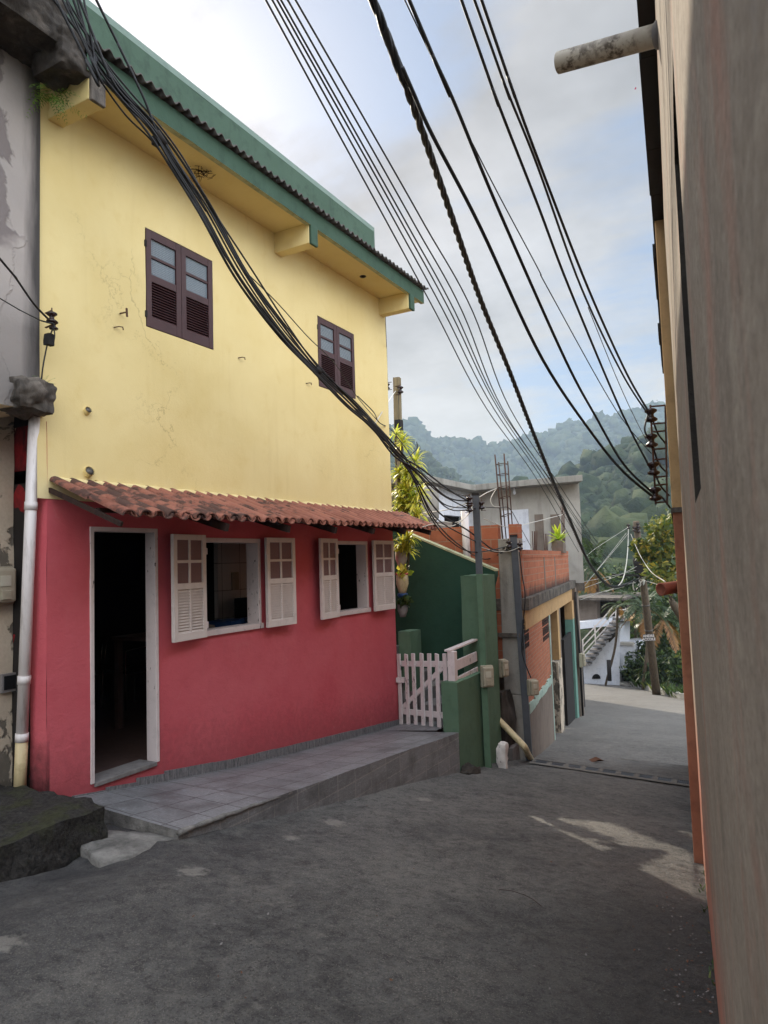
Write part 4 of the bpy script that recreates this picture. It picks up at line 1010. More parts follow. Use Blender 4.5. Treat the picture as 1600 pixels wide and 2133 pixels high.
mb = MB(); mb.rock((-4.79, 9.0, -.9), (-4.60, 9.35, .62), 'green_wall', 14, .008, 4., 2., .03); build(mb, 'end_post', gw, 'green block beside the red house corner')
st = thing('stair', 'dark concrete stair climbing behind the picket gate', 'stair', (-4.2, 9.5, -.7))
for i in range(11):
    x = -3.95-i*.26; mb = MB(); z = -.55+i*.17
    mb.box((x-.27, 8.99, -1.5), (x, 9.94, z), 'sill_concrete')
    build(mb, 'step', st, bevel=.006)
mb = MB()
g = random.Random(2)
mb.rock((-3.66, 8.26, -1.3), (-3.46, 8.66, -1.0), 'dark_rock', 12, .09, 7., 3., .5); build(mb, 'rubble', None, 'small dark lump of broken mortar where the pavement meets the green wall', 'rubble')
# steel posts with insulators
def insulator_prof(s=1.): return [(.012*s, -.055*s), (.03*s, -.05*s), (.046*s, -.04*s), (.046*s, -.028*s), (.024*s, -.012*s), (.02*s, 0), (.024*s, .012*s), (.046*s, .028*s), (.046*s, .04*s), (.03*s, .05*s), (.012*s, .055*s)]
def add_insulator(parent, c, n, s=1., name='insulator'):
    mb = MB(); mb.lathe(c, (0, 0, 1), insulator_prof(s), 'ceramic', 14); o = build(mb, name, parent)
    mb = MB(); c = Vector(c); n = Vector(n)
    mb.tube([c+Vector((0, 0, -.075*s)), c+Vector((0, 0, .09*s))], .006*s, 'rust', 6)
    for z in (-.065*s, .065*s): mb.bar(c+Vector((0, 0, z)), c+Vector((0, 0, z))-n*.085*s, .02*s, .006*s, 'rust')
    build(mb, 'bracket', o); return c
def steel_post(base, top, w, label, ins, paint_z=None):
    t = thing('steel_post', label, 'post', base, 'grey steel service posts'); base = Vector(base); top = Vector(top); d = (top-base)
    mb = MB(); q = base+d*.0
    if paint_z is not None:
        k = (paint_z-base.z)/d.z; m_ = base+d*k
        mb.bar(base-d*.03, m_, w, w, 'green_wall', (1, .25, 0)); build(mb, 'painted_shaft', t, 'green painted lower part of the post', bevel=.004); mb = MB(); mb.bar(m_, top, w, w, 'steel_paint', (1, .25, 0))
    else: mb.bar(base-d*.03, top, w, w, 'steel_paint', (1, .25, 0))
    build(mb, 'shaft', t, bevel=.004)
    mb = MB(); mb.bar(top, top+d.normalized()*.03, w*1.12, w*1.12, 'black_metal', (1, .25, 0)); build(mb, 'cap', t)
    for c, n in ins: add_insulator(t, c, n)
    return t
P1b, P1t = at(1018, 1606, X=-3.58), at(991, 1032, X=-3.58)
i1a = at(978, 1043, X=-3.55); i1b = at(1003, 1053, X=-3.52); i1c = at(978, 1058, X=-3.55)
steel_post(P1b, P1t, .085, 'tall grey steel post in front of the green pillar, lower half painted green', [(i1a, (.3, .9, 0)), (i1b, (-.3, -.9, 0)), (i1c, (.3, .9, 0))], at(1003, 1195, X=-3.58).z)
P2b = gnd(1103, 1584); P2t = at(1070, 1118, Y=P2b.y)
i2a = at(1083, 1138, Y=P2b.y-.05); i2b = at(1060, 1134, Y=P2b.y-.1)
steel_post(P2b, P2t, .10, 'grey steel post at the corner of the brick house', [(i2a, (-1, 0, 0)), (i2b, (1, 0, 0))])
n1 = Vector((.6, -.8, 0))
a = at(1020, 1408, X=-3.50); meter_box((-3.55, a.y, a.z), n1, .17, .29, .13, 'grey electric meter strapped to the green painted post')
a = at(1041, 1392, Y=9.98); meter_box((a.x, 10.02, a.z), (.9, -.45, 0), .13, .26, .12, 'second electric meter just behind the green pillar')
a = at(1106, 1431, Y=P2b.y-.06); meter_box(a, (.75, -.66, 0), .15, .24, .13, 'electric meter fixed to the steel post at the brick house')
# rocky gap with pipe, stub and step
mb = MB(); mb.rock((-5.2, 10.0, -2.3), (-3.62, 10.45, -.32), 'dark_rock', 12, .12, 2.2, 3., .12); build(mb, 'rock_face', None, 'dark rough rock in the gap between green wall and brick house', 'rock')
mb = MB(); mb.rock((-3.9, 10.12, -2.), (-3.56, 10.44, -1.16), 'sill_concrete', 8, .03, 5., 1., .08); build(mb, 'kerb_step', None, 'small worn concrete step at the foot of the dark rock', 'step')
a = gnd(1051, 1600); mb = MB(); mb.rock((a.x-.08, a.y-.06, a.z-.1), (a.x+.045, a.y+.05, a.z+.34), 'flaked_white', 12, .03, 9., 2., .2); build(mb, 'stone_stub', None, 'short white painted stone stub beside the green wall', 'bollard')
a = at(1030, 1490, Y=9.96); b = at(1088, 1550, Y=9.9); c = gnd(1107, 1583); pipe_thing('waste_pipe', catmull([a, a.lerp(b, .5), a.lerp(b, .93), b+Vector((.03, .02, -.05)), b.lerp(c, .5)], 5)+[c], .045, 'cream_pvc', 'cream plastic waste pipe slanting down to the street drain', 'pipe')
# drain across the street
dl = gnd(1110, 1588); dr = gnd(1445, 1636); dt = thing('drain_grate', 'narrow iron drain grate crossing the asphalt', 'drain', dl)
dv = (dr-dl); dL = dv.length; dv.normalize(); dn = Vector((-dv.y, dv.x, 0)).normalized(); dn = dn if dn.y > 0 else -dn
def dz(p, h): return Vector((p.x, p.y, gz(p.x, p.y)+h))
mb = MB(); K = 30
for s0, s1, m in ((-.24, -.10, 'drain_concrete'), (.10, .22, 'drain_concrete')):
    vs = []
    for i in range(K+1):
        p = dl+dv*dL*i/K; wv = .02*N3(p.x, p.y, s0*9, 5.); vs += [dz(p+dn*(s0+wv*(s0 < -.1)), .018), dz(p+dn*(s1+wv*(s1 > .1)), .02)]
    mb.add(vs, [(i*2, i*2+2, i*2+3, i*2+1) for i in range(K)], m, True)
build(mb, 'kerb_strip', dt, 'worn concrete strips along the grate')
for i in range(9):
    a = dl+dv*(dL*(i+.06)/9); b = dl+dv*(dL*(i+.94)/9); mb = MB()
    A, B = dz(a, .016), dz(b, .016)
    for k in (-.09, .09): mb.bar(A+dn*k, B+dn*k, .02, .02, 'galvanised')
    n = 9
    for q in range(n+1): c = A.lerp(B, q/n); mb.bar(c-dn*.09, c+dn*.09, .016 if 0 < q < n else .05, .012, 'steel_paint' if 0 < q < n else 'drain_concrete')
    build(mb, 'grate_panel', dt)
mb = MB(); vs = []
for i in range(K+1): p = dl+dv*dL*i/K; vs += [dz(p-dn*.1, .009), dz(p+dn*.1, .009)]
mb.add(vs, [(i*2, i*2+2, i*2+3, i*2+1) for i in range(K)], 'dark_void'); build(mb, 'channel', dt)
# litter
a = gnd(1242, 1588); mb = MB(); mb.add([tuple(a+Vector(q)) for q in ((-.11, 0, .03), (-.05, -.05, .012), (.0, -.055, .03), (.06, -.03, .06), (.12, .02, .03), (.05, .045, .05), (-.01, .04, .075), (-.06, .035, .05), (0, 0, .012))], [(8, 0, 1), (8, 1, 2), (8, 2, 3), (8, 3, 4), (8, 4, 5), (8, 5, 6), (8, 6, 7), (8, 7, 0)], 'dry_leaf', True); build(mb, 'dry_leaf', None, 'curled reddish dead leaf lying on the asphalt past the drain', 'leaf')
g = random.Random(12); mb = MB()
def twig(px, py, L, az):
    p = gnd(px, py); q = p+Vector((math.cos(az), math.sin(az), 0))*L; mb = MB(); m_ = p.lerp(q, .5)
    mb.tube([dz(p, .012), dz(m_, .02), dz(q, .012)], .0018, 'rafter_wood', 5); build(mb, 'twig', None, 'thin dark twig lying on the open asphalt', 'twig', 'twigs on the asphalt')
twig(1040, 1857, .16, .1); twig(1090, 1868, .2, -.7)
nl = 0
V = []; F = []
for i in range(240):
    p = gnd(g.uniform(1380, 1490), g.uniform(1820, 2120)) if i < 150 else gnd(g.uniform(380, 960), 0) if False else gnd(g.uniform(300, 1440), g.uniform(1640, 2120))
    c = dz(p, .012); az = g.uniform(0, 6.28); s = g.uniform(.004, .011); d = Vector((math.cos(az), math.sin(az), g.uniform(-.2, .4)))*s; e = Vector((-math.sin(az), math.cos(az), g.uniform(-.2, .4)))*s*.6
    o = len(V); V += [c-d, c+e, c+d, c-e]; F.append((o, o+1, o+2, o+3))
np_mesh('litter', [tuple(v) for v in V], F, ['dry_leaf', 'sill_concrete'], None, [int(g.random() < .6) for _ in F], label='crumbs of leaf and grit scattered over the asphalt', kind='stuff')
V = []; F = []
for (px, py, n) in ((1476, 1880, 10), (1482, 1960, 12), (1488, 2030, 16), (1466, 1840, 8)):
    for i in range(n):
        p = gnd(px+g.uniform(-10, 8), py+g.uniform(-24, 24)); c = dz(p, 0); az = g.uniform(0, 6.28); d = Vector((math.cos(az), math.sin(az), 1.2)).normalized()*g.uniform(.02, .05); e = Vector((-math.sin(az), math.cos(az), 0))*.006
        o = len(V); V += [c-e, c+e, c+d*.6+e, c+d]; F.append((o, o+1, o+2, o+3))
np_mesh('weeds', [tuple(v) for v in V], F, ['leaf_bush'], None, label='sparse weeds along the foot of the streaked wall', kind='stuff')

# ------------------------------------------------------------------ brick house
B0 = P2b+Vector((-.02, .12, 0)); B0 = Vector((B0.x, B0.y, 0))
def bp(u, z, k=0.): p = B0+BD*u+BN*k; return Vector((p.x, p.y, z))
def bat(px, py, k=0.): p = at(px, py, P=(B0+BN*k, BD)); return (p-B0).dot(BD), p.z
bh = thing('brick_house', 'unfinished red brick house with brick terrace parapet and concrete slab', 'house', (B0.x, B0.y, -1.5))
def fbox(mb, u0, u1, z0, z1, k0, k1, m): mb.prism([bp(u0, z0, k0), bp(u1, z0, k0), bp(u1, z1, k0), bp(u0, z1, k0)], BN*(k1-k0), m)
LEN = 7.3
mb = MB(); fbox(mb, -.02, LEN, .985, 1.72, -.12, 0, 'brick_front')
build(mb, 'parapet', bh, 'orange hollow-brick terrace parapet')
for px in (1135, 1157):
    u, _ = bat(px, 1200); mb = MB(); fbox(mb, u-.07, u+.07, .985, 1.73, -.13, .006, 'grey_render'); build(mb, 'parapet_column', bh)
# upright half bricks along the parapet top
mb = MB(); g = random.Random(5); u = 0.
while u < LEN-.1: w = .1; fbox(mb, u, u+w-.012, 1.60, 1.722+g.uniform(-.004, .006), -.10, .010, 'brick_front'); u += w
build(mb, 'parapet_top_course', bh)
mb = MB(); fbox(mb, -.05, LEN+1., .80, .985, -3.4, .09, 'mouldy_concrete'); build(mb, 'floor_slab', bh, 'stained concrete slab under the parapet', bevel=.01)
mb = MB(); fbox(mb, 0, LEN+.9, .50, .80, -.14, .02, 'tan_render'); build(mb, 'lintel_beam', bh)
uD0, _ = bat(1147, 1350); uD1, _ = bat(1160, 1350)
mb = MB(); fbox(mb, 0, uD0-.12, -.70, .50, -.14, 0, 'brick_low'); fbox(mb, 0, uD0-.12, -3, -.70, -.14, .012, 'grey_render'); build(mb, 'ground_wall', bh, 'orange brick ground-floor wall with grey plinth')
mb = MB(); g = random.Random(8); u = .02; pts = []
while u < uD0-.14: pts.append((u, -.72+.03*g.uniform(-1, 1))); u += .12
for (u0, z0), (u1, z1) in zip(pts, pts[1:]): fbox(mb, u0, u1, min(z0, z1)-.03, max(z0, z1)+.08, -.01, .022, 'teal_pale')
build(mb, 'paint_band', bh, 'ragged pale teal band between brick and plinth')
def vents(px0, py0, px1, py1, rows, cols):
    ua, za = bat(px0, py0); ub, zb = bat(px1, py1); mb = MB(); w = (ub-ua)/cols; h = (za-zb)/rows
    for i in range(cols):
        for j in range(rows):
            for a_, b_ in ((.08, .42), (.58, .92)):
                for c_, d_ in ((.12, .44), (.54, .86)): fbox(mb, ua+w*(i+a_), ua+w*(i+b_), zb+h*(j+c_), zb+h*(j+d_), .001, .004, 'dark_void')
    build(mb, 'vent_block', bh, 'pierced clay vent blocks')
vents(1087, 1288, 1101, 1308, 1, 3); vents(1088, 1310, 1102, 1328, 1, 3); vents(1088, 1328, 1103, 1348, 1, 3)
vents(1128, 1276, 1143, 1292, 1, 3); vents(1129, 1293, 1143, 1311, 1, 3); vents(1130, 1312, 1144, 1330, 1, 3)
mb = MB(); fbox(mb, uD0-.12, uD0-.02, -3, .50, -.14, .015, 'teal_pale'); build(mb, 'door_jamb', bh, 'pale teal peeling jamb')
uE = bat(1168, 1400)[0]; uF = bat(1178, 1400)[0]; uG = bat(1196, 1400)[0]; uH = bat(1203, 1400)[0]
mb = MB(); fbox(mb, uD0-.02, uE-.02, -3, .5, -1.6, -1.5, 'dark_void'); fbox(mb, uE, uG, -3, .8, -2.2, -2.1, 'dark_void'); build(mb, 'dark_interior', bh)
mb = MB(); fbox(mb, uE-.12, uE+.2, -.55, .50, -.14, .0, 'tan_render'); fbox(mb, uD1, uE+.25, -3, -.55, -.14, .012, 'peeling_plaster'); build(mb, 'worn_pier', bh, 'worn pier with peeling white base')
mb = MB(); fbox(mb, uF, uG-.2, -3, -.25, -.06, .0, 'black_metal'); build(mb, 'metal_gate', bh, 'black sheet metal gate')
mb = MB(); fbox(mb, uG-.22, uG+.25, -3, .05, -.14, .05, 'teal_paint'); fbox(mb, uG-.22, uG+.25, .05, .50, -.14, .05, 'tan_render'); build(mb, 'teal_pier', bh, 'teal painted pier')
mb = MB(); fbox(mb, LEN+.35, LEN+1.2, -3.4, .8, -.3, .10, 'grey_render'); build(mb, 'end_column', bh, 'grey end column')
mb = MB(); fbox(mb, LEN+1.2, LEN+3.4, -3.6, -.9, -.3, -.05, 'black_metal'); build(mb, 'side_panel', bh)
a = bp(LEN+.3, -1.0, .12); meter_box(a, BN, .2, .34, .14, 'far electric meter on the grey column past the black gate')
mb = MB(); mb.tube([bp(LEN+.28, .7, .1), bp(LEN+.30, -1., .14), bp(LEN+.45, -2.4, .12)], .03, 'black_metal', 8); build(mb, 'conduit', bh)
# brick side wall and corner column
SY = 10.5
mb = MB(); x1 = at(1037, 1100, Y=SY).x
mb.box((-6.2, SY, -.2), (x1, SY+.12, 2.125), 'brick_side'); mb.box((-10, SY+.0, -2), (-6.2, SY+.12, 1.95), 'brick_side'); build(mb, 'side_wall', bh, 'rough horizontal-brick side wall')
mb = MB(); zc = at(1055, 1122, Y=SY).z; mb.box((x1, SY-.03, -.45), (B0.x-.02, SY+.25, zc), 'concrete'); mb.box((x1-.1, SY-.05, -2), (B0.x-.02, SY+.22, -.46), 'concrete'); build(mb, 'corner_column', bh, 'rough grey concrete corner column', bevel=.012)
mb = MB(); mb.box((B0.x-.16, SY+.02, zc), (B0.x-.02, SY+.24, zc+.22), 'brick_front'); build(mb, 'loose_brick', bh)
mb = MB(); za = at(1060, 1322, Y=SY).z; mb.box((x1-.08, SY-.08, za-.03), (B0.x-.02, SY-.03, za+.03), 'mouldy_concrete'); build(mb, 'ledge', bh)
mb = MB(); fbox(mb, 0, LEN+.9, -3, .8, -3.2, -3.1, 'grey_render'); build(mb, 'rear_wall', bh)
a0, a1 = at(968, 1078, Y=SY-.08), at(974, 1165, Y=SY-.08); mb = MB(); mb.tube([(a0.x, a0.y, a0.z+.1), (a0.x+.02, a0.y, a1.z-.3)], .06, 'pvc', 12); build(mb, 'vent_pipe', None, 'thick white vent pipe against the brick side wall', 'pipe')
# rebar ladder over the column
rb = thing('rebar_cage', 'tall rusty rebar cage like a ladder rising from the concrete column', 'rebar', (x1, SY+.05, zc))
L0, L1 = at(1047, 1104, Y=SY+.05), at(1031, 947, Y=SY+.05); R0, R1 = at(1061, 1097, Y=SY+.05), at(1050, 945, Y=SY+.05); off = Vector((0, .16, 0))
for a, b in ((L0, L1), (R0, R1)):
    mb = MB(); mb.tube([a-Vector((0, 0, .2)), b], .011, 'rust', 6); build(mb, 'bar', rb); mb = MB(); mb.tube([a+off-Vector((0, 0, .2)), b+off-Vector((0, 0, .1))], .009, 'rust', 6); build(mb, 'bar', rb)
for k in (.18, .42, .56, .73, .87):
    a, b = L0.lerp(L1, k), R0.lerp(R1, k); mb = MB(); mb.tube([a, b, b+off, a+off, a], .006, 'rust', 6); build(mb, 'stirrup', rb)
for px in (1120, 1143, 1180):
    u, z = bat(px, 1145); mb = MB()
    t = thing('rebar_starter', {1120: 'short rusty starter bars over the first parapet bay', 1143: 'short rusty starter bars over the middle of the brick parapet', 1180: 'rusty starter bars at the far end of the brick parapet'}[px], 'rebar', bp(u, 1.7), 'rebar starters')
    for q in range(4): mb = MB(); p = bp(u+.06*q, 1.65, -.08+.03*(q % 2)); mb.tube([p, p+Vector((.01*q, 0, .42 if px < 1180 else 1.2))], .009, 'rust', 5); build(mb, 'bar', t)
def lumps(name, cs, rs, mats, seed, rough=.30):
    g = np.random.default_rng(seed); t = (1+5**.5)/2
    v = np.array([(-1, t, 0), (1, t, 0), (-1, -t, 0), (1, -t, 0), (0, -1, t), (0, 1, t), (0, -1, -t), (0, 1, -t), (t, 0, -1), (t, 0, 1), (-t, 0, -1), (-t, 0, 1)], float); v /= np.linalg.norm(v[0])
    f = [(0, 11, 5), (0, 5, 1), (0, 1, 7), (0, 7, 10), (0, 10, 11), (1, 5, 9), (5, 11, 4), (11, 10, 2), (10, 7, 6), (7, 1, 8), (3, 9, 4), (3, 4, 2), (3, 2, 6), (3, 6, 8), (3, 8, 9), (4, 9, 5), (2, 4, 11), (6, 2, 10), (8, 6, 7), (9, 8, 1)]
    v = list(map(tuple, v)); mid = {}; f2 = []
    def m(a, b):
        k = (min(a, b), max(a, b))
        if k not in mid: q = np.array(v[a])+np.array(v[b]); v.append(tuple(q/np.linalg.norm(q))); mid[k] = len(v)-1
        return mid[k]
    for a, b, c in f: x, y, z = m(a, b), m(b, c), m(c, a); f2 += [(a, x, z), (b, y, x), (c, z, y), (x, y, z)]
    v = np.array(v); f2 = np.array(f2); n = len(cs); k = len(v)
    V = np.asarray(cs)[:, None, :]+v[None]*np.asarray(rs)[:, None, :]*(1+rough*g.normal(size=(n, k, 1)).clip(-1.6, 1.6))
    F = (f2[None]+(np.arange(n)*k)[:, None, None]).reshape(-1, 3)
    return V.reshape(-1, 3), F
def rosette(loc, name, label, n, L, seed, m, parent=None, w=.12, cat='plant', up=.2, droop=.9):
    g = random.Random(seed); V = []; F = []
    for i in range(n):
        az = g.uniform(0, 6.283); el = g.uniform(-.2, 1.35); ln = L*g.uniform(.75, 1.15); p = Vector(loc)+Vector((0, 0, g.uniform(-.12, .12)*L)); d = Vector((math.cos(az)*math.cos(el), math.sin(az)*math.cos(el), math.sin(el)))
        sd = d.cross(Vector((0, 0, 1)));  sd = sd.normalized() if sd.length > .05 else Vector((1, 0, 0)); K = 5; o = len(V)
        for s in range(K+1):
            ww = ln*w*math.sin(math.pi*min(.97, (s+.9)/(K+1.2)))*.5; V += [p+sd*ww, p-sd*ww]
            p = p+d*ln/K; d = (d+Vector((0, 0, -droop*.24))).normalized()
        for s in range(K): F.append((o+2*s, o+2*s+1, o+2*s+3, o+2*s+2))
    return np_mesh(name, [tuple(v) for v in V], F, [m], parent, label=label, cat=cat if label else None)
u, z = bat(1168, 1120); bc = bp(u, 2.0, -.05)
bt = thing('bromeliad', 'yellow-green bromeliad in a sack tied above the far end of the brick parapet', 'plant', bc)
rosette(bc, 'leaves', None, 34, .34, 3, 'leaf_brom', bt, .2, up=.6, droop=.4)
mb = MB(); mb.rock(bc+Vector((-.14, -.14, -.32)), bc+Vector((.14, .14, -.03)), 'grey_render', 6, .03, 8.); build(mb, 'pot', bt)

# ------------------------------------------------------------------ upper grey house behind the terrace
uh = thing('upper_house', 'unfinished grey plastered upper house with flat roof slab and bricked-up openings', 'house', (-6, 18.6, .9))
UA = Vector((-7.42, 18.64, 0)); UB = at(1211, 1100, D=18.35); UB.z = 0; ud = (UB-UA).normalized(); un = Vector((ud.y, -ud.x, 0)); uL = (UB-UA).length
def up_(px, py): p = at(px, py, P=(UA, ud)); return (p-UA).dot(ud), p.z
def ub(mb, u0, u1, z0, z1, k0, k1, m):
    q = [UA+ud*u+un*k0 for u in (u0, u1)]; mb.prism([Vector((q[0].x, q[0].y, z0)), Vector((q[1].x, q[1].y, z0)), Vector((q[1].x, q[1].y, z1)), Vector((q[0].x, q[0].y, z1))], un*(k1-k0), m)
zr = up_(985, 1026)[1]; zb = up_(1200, 1190)[1]
mb = MB(); wallgrid(mb, UA, ud, (0, 0, 1), un, 0, uL, zb-.3, zr+.1, [], 0, 'pale_concrete', .3, .012, 1.)
q = UA+ud*uL; r_ = q+Vector((-2.2, 4.4, 0))
mb.add([(q.x, q.y, zb-.3), (r_.x, r_.y, zb-.3), (r_.x, r_.y, zr), (q.x, q.y, zr)], [(0, 1, 2, 3)], 'pale_concrete'); build(mb, 'front_wall', uh)
def slabp(u0, u1, z0, z1, k, m):
    mb = MB(); A_ = UA+ud*u0+un*k; B_ = UA+ud*u1+un*k; sk = Vector((-2.3, 5., 0))
    mb.prism([Vector((p.x, p.y, z0)) for p in (A_, B_, B_+sk, A_+sk)], (0, 0, z1-z0), m); return mb
mb = slabp(-.3, uL+.02, zb-.5, zb-.3, .04, 'mouldy_concrete'); build(mb, 'floor_slab', uh)
mb = slabp(-.4, uL+.25, zr, zr+.16, .55, 'concrete'); build(mb, 'roof_slab', uh, 'flat concrete roof slab with overhang', bevel=.01)
u0, z1 = up_(1046, 1064); u1, z0 = up_(1105, 1150)
mb = MB(); ub(mb, u0, u1, zb-.2, z1, -.02, .035, 'white_render'); build(mb, 'door_panel', uh, 'flaking white door panel')
for px0, px1 in ((1114, 1132), (1147, 1166)):
    u0, z1 = up_(px0, 1072); u1, _ = up_(px1, 1085); mb = MB(); ub(mb, u0, u1, zb-.2, z1, -.02, .03, 'grey_render'); build(mb, 'blocked_opening', uh, 'opening closed with raw grey render')
mb = MB(); u0, z0 = up_(1080, 1028); p = UA+ud*u0+un*.3; mb.lathe((p.x, p.y, zr-.12), (0, 0, 1), [(.02, -.06), (.04, -.02), (.025, .05), (.02, .12)], 'white_render', 10); build(mb, 'light_bulb', uh)
# left wing facing the street
WX = -7.42
wA = at(897, 1030, X=WX); mb = MB(); w0 = at(925, 1072, X=WX); w1 = at(968, 1098, X=WX)
hole = [(w0.y, w1.y, w1.z-.1, w0.z)]
wallgrid(mb, (WX, 0, 0), (0, 1, 0), (0, 0, 1), (1, 0, 0), wA.y, 18.64, .9, zr+.02, hole, .15, 'white_render', .3, .012, 1.)
mb.add([(WX, wA.y, .9), (WX-4, wA.y, .9), (WX-4, wA.y, zr), (WX, wA.y, zr)], [(0, 3, 2, 1)], 'pale_concrete'); build(mb, 'wing_wall', uh, 'whitewashed wing wall with a dark window hole')
mb = MB(); mb.box((WX-.16, w0.y, w1.z-.2), (WX-.2, w1.y, w0.z+.1), 'dark_void'); build(mb, 'window_hole', uh)
mb = MB(); mb.box((WX-4.2, wA.y-1.1, zr-.02), (WX+.35, 18.7, zr+.13), 'concrete'); build(mb, 'wing_roof_slab', uh, bevel=.01)
mb = MB(); mb.box((WX-4, 13, -2.), (WX-.5, 18.6, .9), 'grey_render'); mb.box((-13, 18.9, -3), (-6., 24, .9), 'grey_render'); build(mb, 'house_body', uh)
tk = thing('water_tank', 'round grey water tank beside the upper house behind the dracaena', 'tank', (-7.3, 14.6, 1.5))
c = at(868, 1040, Y=14.6); mb = MB(); mb.lathe((c.x, c.y, c.z-.55), (0, 0, 1), [(.42, 0), (.5, .1), (.52, .75), (.5, .8), (.2, .86)], 'concrete', 20); build(mb, 'tank_body', tk)
mb = MB(); mb.box((c.x-.6, c.y-.6, -1), (c.x+.6, c.y+.6, c.z-.55), 'grey_render'); build(mb, 'stand', tk)

# ------------------------------------------------------------------ wooden post with fittings, dracaena, pots at the house end
pb = Vector(at(826, 1000, Y=14.)); lp = thing('wooden_post', 'weathered square wooden post rising behind the yellow house end', 'post', (pb.x, pb.y, -1.))
mb = MB(); pt = at(827, 787, Y=14.); mb.bar((pb.x+.02, pb.y, -1.2), (pt.x, pt.y, pt.z), .15, .15, 'pale_post', (1, .2, 0)); build(mb, 'shaft', lp, bevel=.006)
mb = MB(); mb.tube([(pb.x+.14, pb.y-.07, 2.0), (pt.x+.13, pt.y-.07, pt.z-1.3)], .018, 'black_cable', 8); build(mb, 'conduit', lp)
c1 = at(834, 812, Y=13.93); c2 = at(807, 805, Y=13.93); c3 = at(807, 818, Y=13.93)
add_insulator(lp, c1, (1, 0, 0), 1.5); add_insulator(lp, c2, (-1, 0, 0), 1.3)
c = at(831, 886, Y=13.9); mb = MB(); mb.box(c-Vector((.07, .08, .12)), c+Vector((.07, .08, .12)), 'black_metal'); build(mb, 'floodlight', lp, bevel=.008)
dr_ = thing('dracaena', 'variegated yellow-green dracaena growing up the end of the yellow house', 'plant', (-4.9, 9.4, -.5))
DC = [(826, 905, 9.16, .22, 30), (866, 965, 9.15, .28, 44), (832, 985, 9.15, .26, 40), (875, 1030, 9.14, .28, 44), (828, 1062, 9.14, .26, 40), (852, 1035, 9.15, .3, 50), (838, 925, 9.16, .28, 46), (848, 985, 9.16, .32, 60), (856, 1000, 9.14, .28, 46), (838, 1025, 9.12, .28, 40), (846, 1060, 9.14, .34, 70), (864, 1052, 9.12, .32, 60), (835, 1050, 9.14, .28, 40), (870, 1075, 9.1, .28, 40), (850, 1125, 9.12, .28, 44), (838, 1135, 9.1, .26, 40), (851, 1150, 9.1, .24, 40), (848, 1018, 9.16, .28, 40)]
for i, (px, py, y, L, n) in enumerate(DC):
    if py < 1080: y += 1.85; L *= 1.2
    c = at(px, py, Y=y); rosette(c, 'leaf_tuft', None, int(n*1.3), L*.82, 40+i, 'leaf_song', dr_, .13, droop=1.2)
    mb = MB(); q = Vector((-5.75, 11.0, max(1.2, c.z-.9))) if py < 1080 else Vector((-4.86, 9.12, max(.2, c.z-.5)))
    mb.tube(catmull([c, c+Vector((-.05, .03, -.25)), q], 5), .014, 'pole_wood', 6); build(mb, 'stem', dr_)
mb = MB(); mb.tube([(-5.75, 11.0, -1.2), (-5.75, 11.0, 3.0)], .03, 'pole_wood', 8); build(mb, 'trunk', dr_)
for (px, y0_, y1_, w, m, lb) in ((831, 1148, 1180, .09, 'pale_concrete', 'grey planter hung highest on the end wall under the dracaena'), (833, 1196, 1236, .09, 'cream_pvc', 'cream planter with red rim hung below the grey planter'), (830, 1258, 1285, .075, 'sill_concrete', 'small patterned stone planter standing on the green block')):
    a = at(px, y0_, Y=9.08); b = at(px, y1_, Y=9.08); t = thing('planter', lb, 'planter', b, 'planters on the end wall'); h = a.z-b.z
    x = max(a.x, HX+.02)+.03; mb = MB(); mb.lathe((x, 9.09, b.z), (0, 0, 1), [(w*.55, 0), (w*.75, h*.25), (w, h*.5), (w*.95, h), (w*.85, h), (w*.8, h*.9)], m, 12); build(mb, 'pot', t)
    if 'red' in lb: mb = MB(); mb.lathe((x, 9.09, b.z+h), (0, 0, 1), [(w*.99, -.012), (w*1.03, 0), (w*.99, .015), (w*.8, .01)], 'red_plaster', 12); build(mb, 'rim', t); mb = MB(); mb.lathe((x, 9.09, b.z-.06), (0, 0, 1), [(w*.6, 0), (w*.85, .03), (w*.8, .06)], 'blue_plastic', 12); build(mb, 'saucer', t)
    leafcloud('leaves', ['leaf_song' if 'grey' in lb else 'leaf_bush'], t, [(x+.03, 9.09, b.z+h+.03)], [(.09, .12, .1)], 60, .1, px)

# ------------------------------------------------------------------ right-hand building
rd = Vector((-.115, 1, 0)).normalized(); rn = Vector((-rd.y, rd.x, 0)); RO = Vector((.053, 0, 0))       # rn points into the street
def rw(u, z, k=0.): p = RO+rd*u+rn*k; return Vector((p.x, p.y, z))
def rat(px, py, k=0.): p = at(px, py, P=(RO+rn*k, rd)); return (p-RO).dot(rd), p.z
rbld = thing('streaked_building', 'tall building on the right with grey streaked wall and orange base', 'building', (0.3, 4, -1))
H1u = rat(1442, 950)[0]; H2u = rat(1413, 950)[0]
ENDU = 6.18
def zpx(u, py): return 1.6+(1152-py)/1480*((rw(u, 1.6)-EYE).dot(CF))
holes = [(H1u-.5, H1u, zpx(H1u, 1050), zpx(H1u, 310)), (H2u-.3, H2u, zpx(H2u, 1130), zpx(H2u, 810))]
mb = MB(); wallgrid(mb, RO, rd, (0, 0, 1), rn, -2.2, ENDU, -1.6, 4.42, holes, .04, 'streaked_wall', .12, .003, .9, 'dark_rock')
for h in holes: mb.add([rw(h[0], h[2], -.039), rw(h[1], h[2], -.039), rw(h[1], h[3], -.039), rw(h[0], h[3], -.039)], [(0, 1, 2, 3)], 'dark_rock')
build(mb, 'near_wall', rbld, 'grey wall with vertical streaks and pink paint showing near the ground')
def rbox(mb, u0, u1, z0, z1, k0, k1, m): mb.prism([rw(u0, z0, k0), rw(u1, z0, k0), rw(u1, z1, k0), rw(u0, z1, k0)], rn*(k1-k0), m)
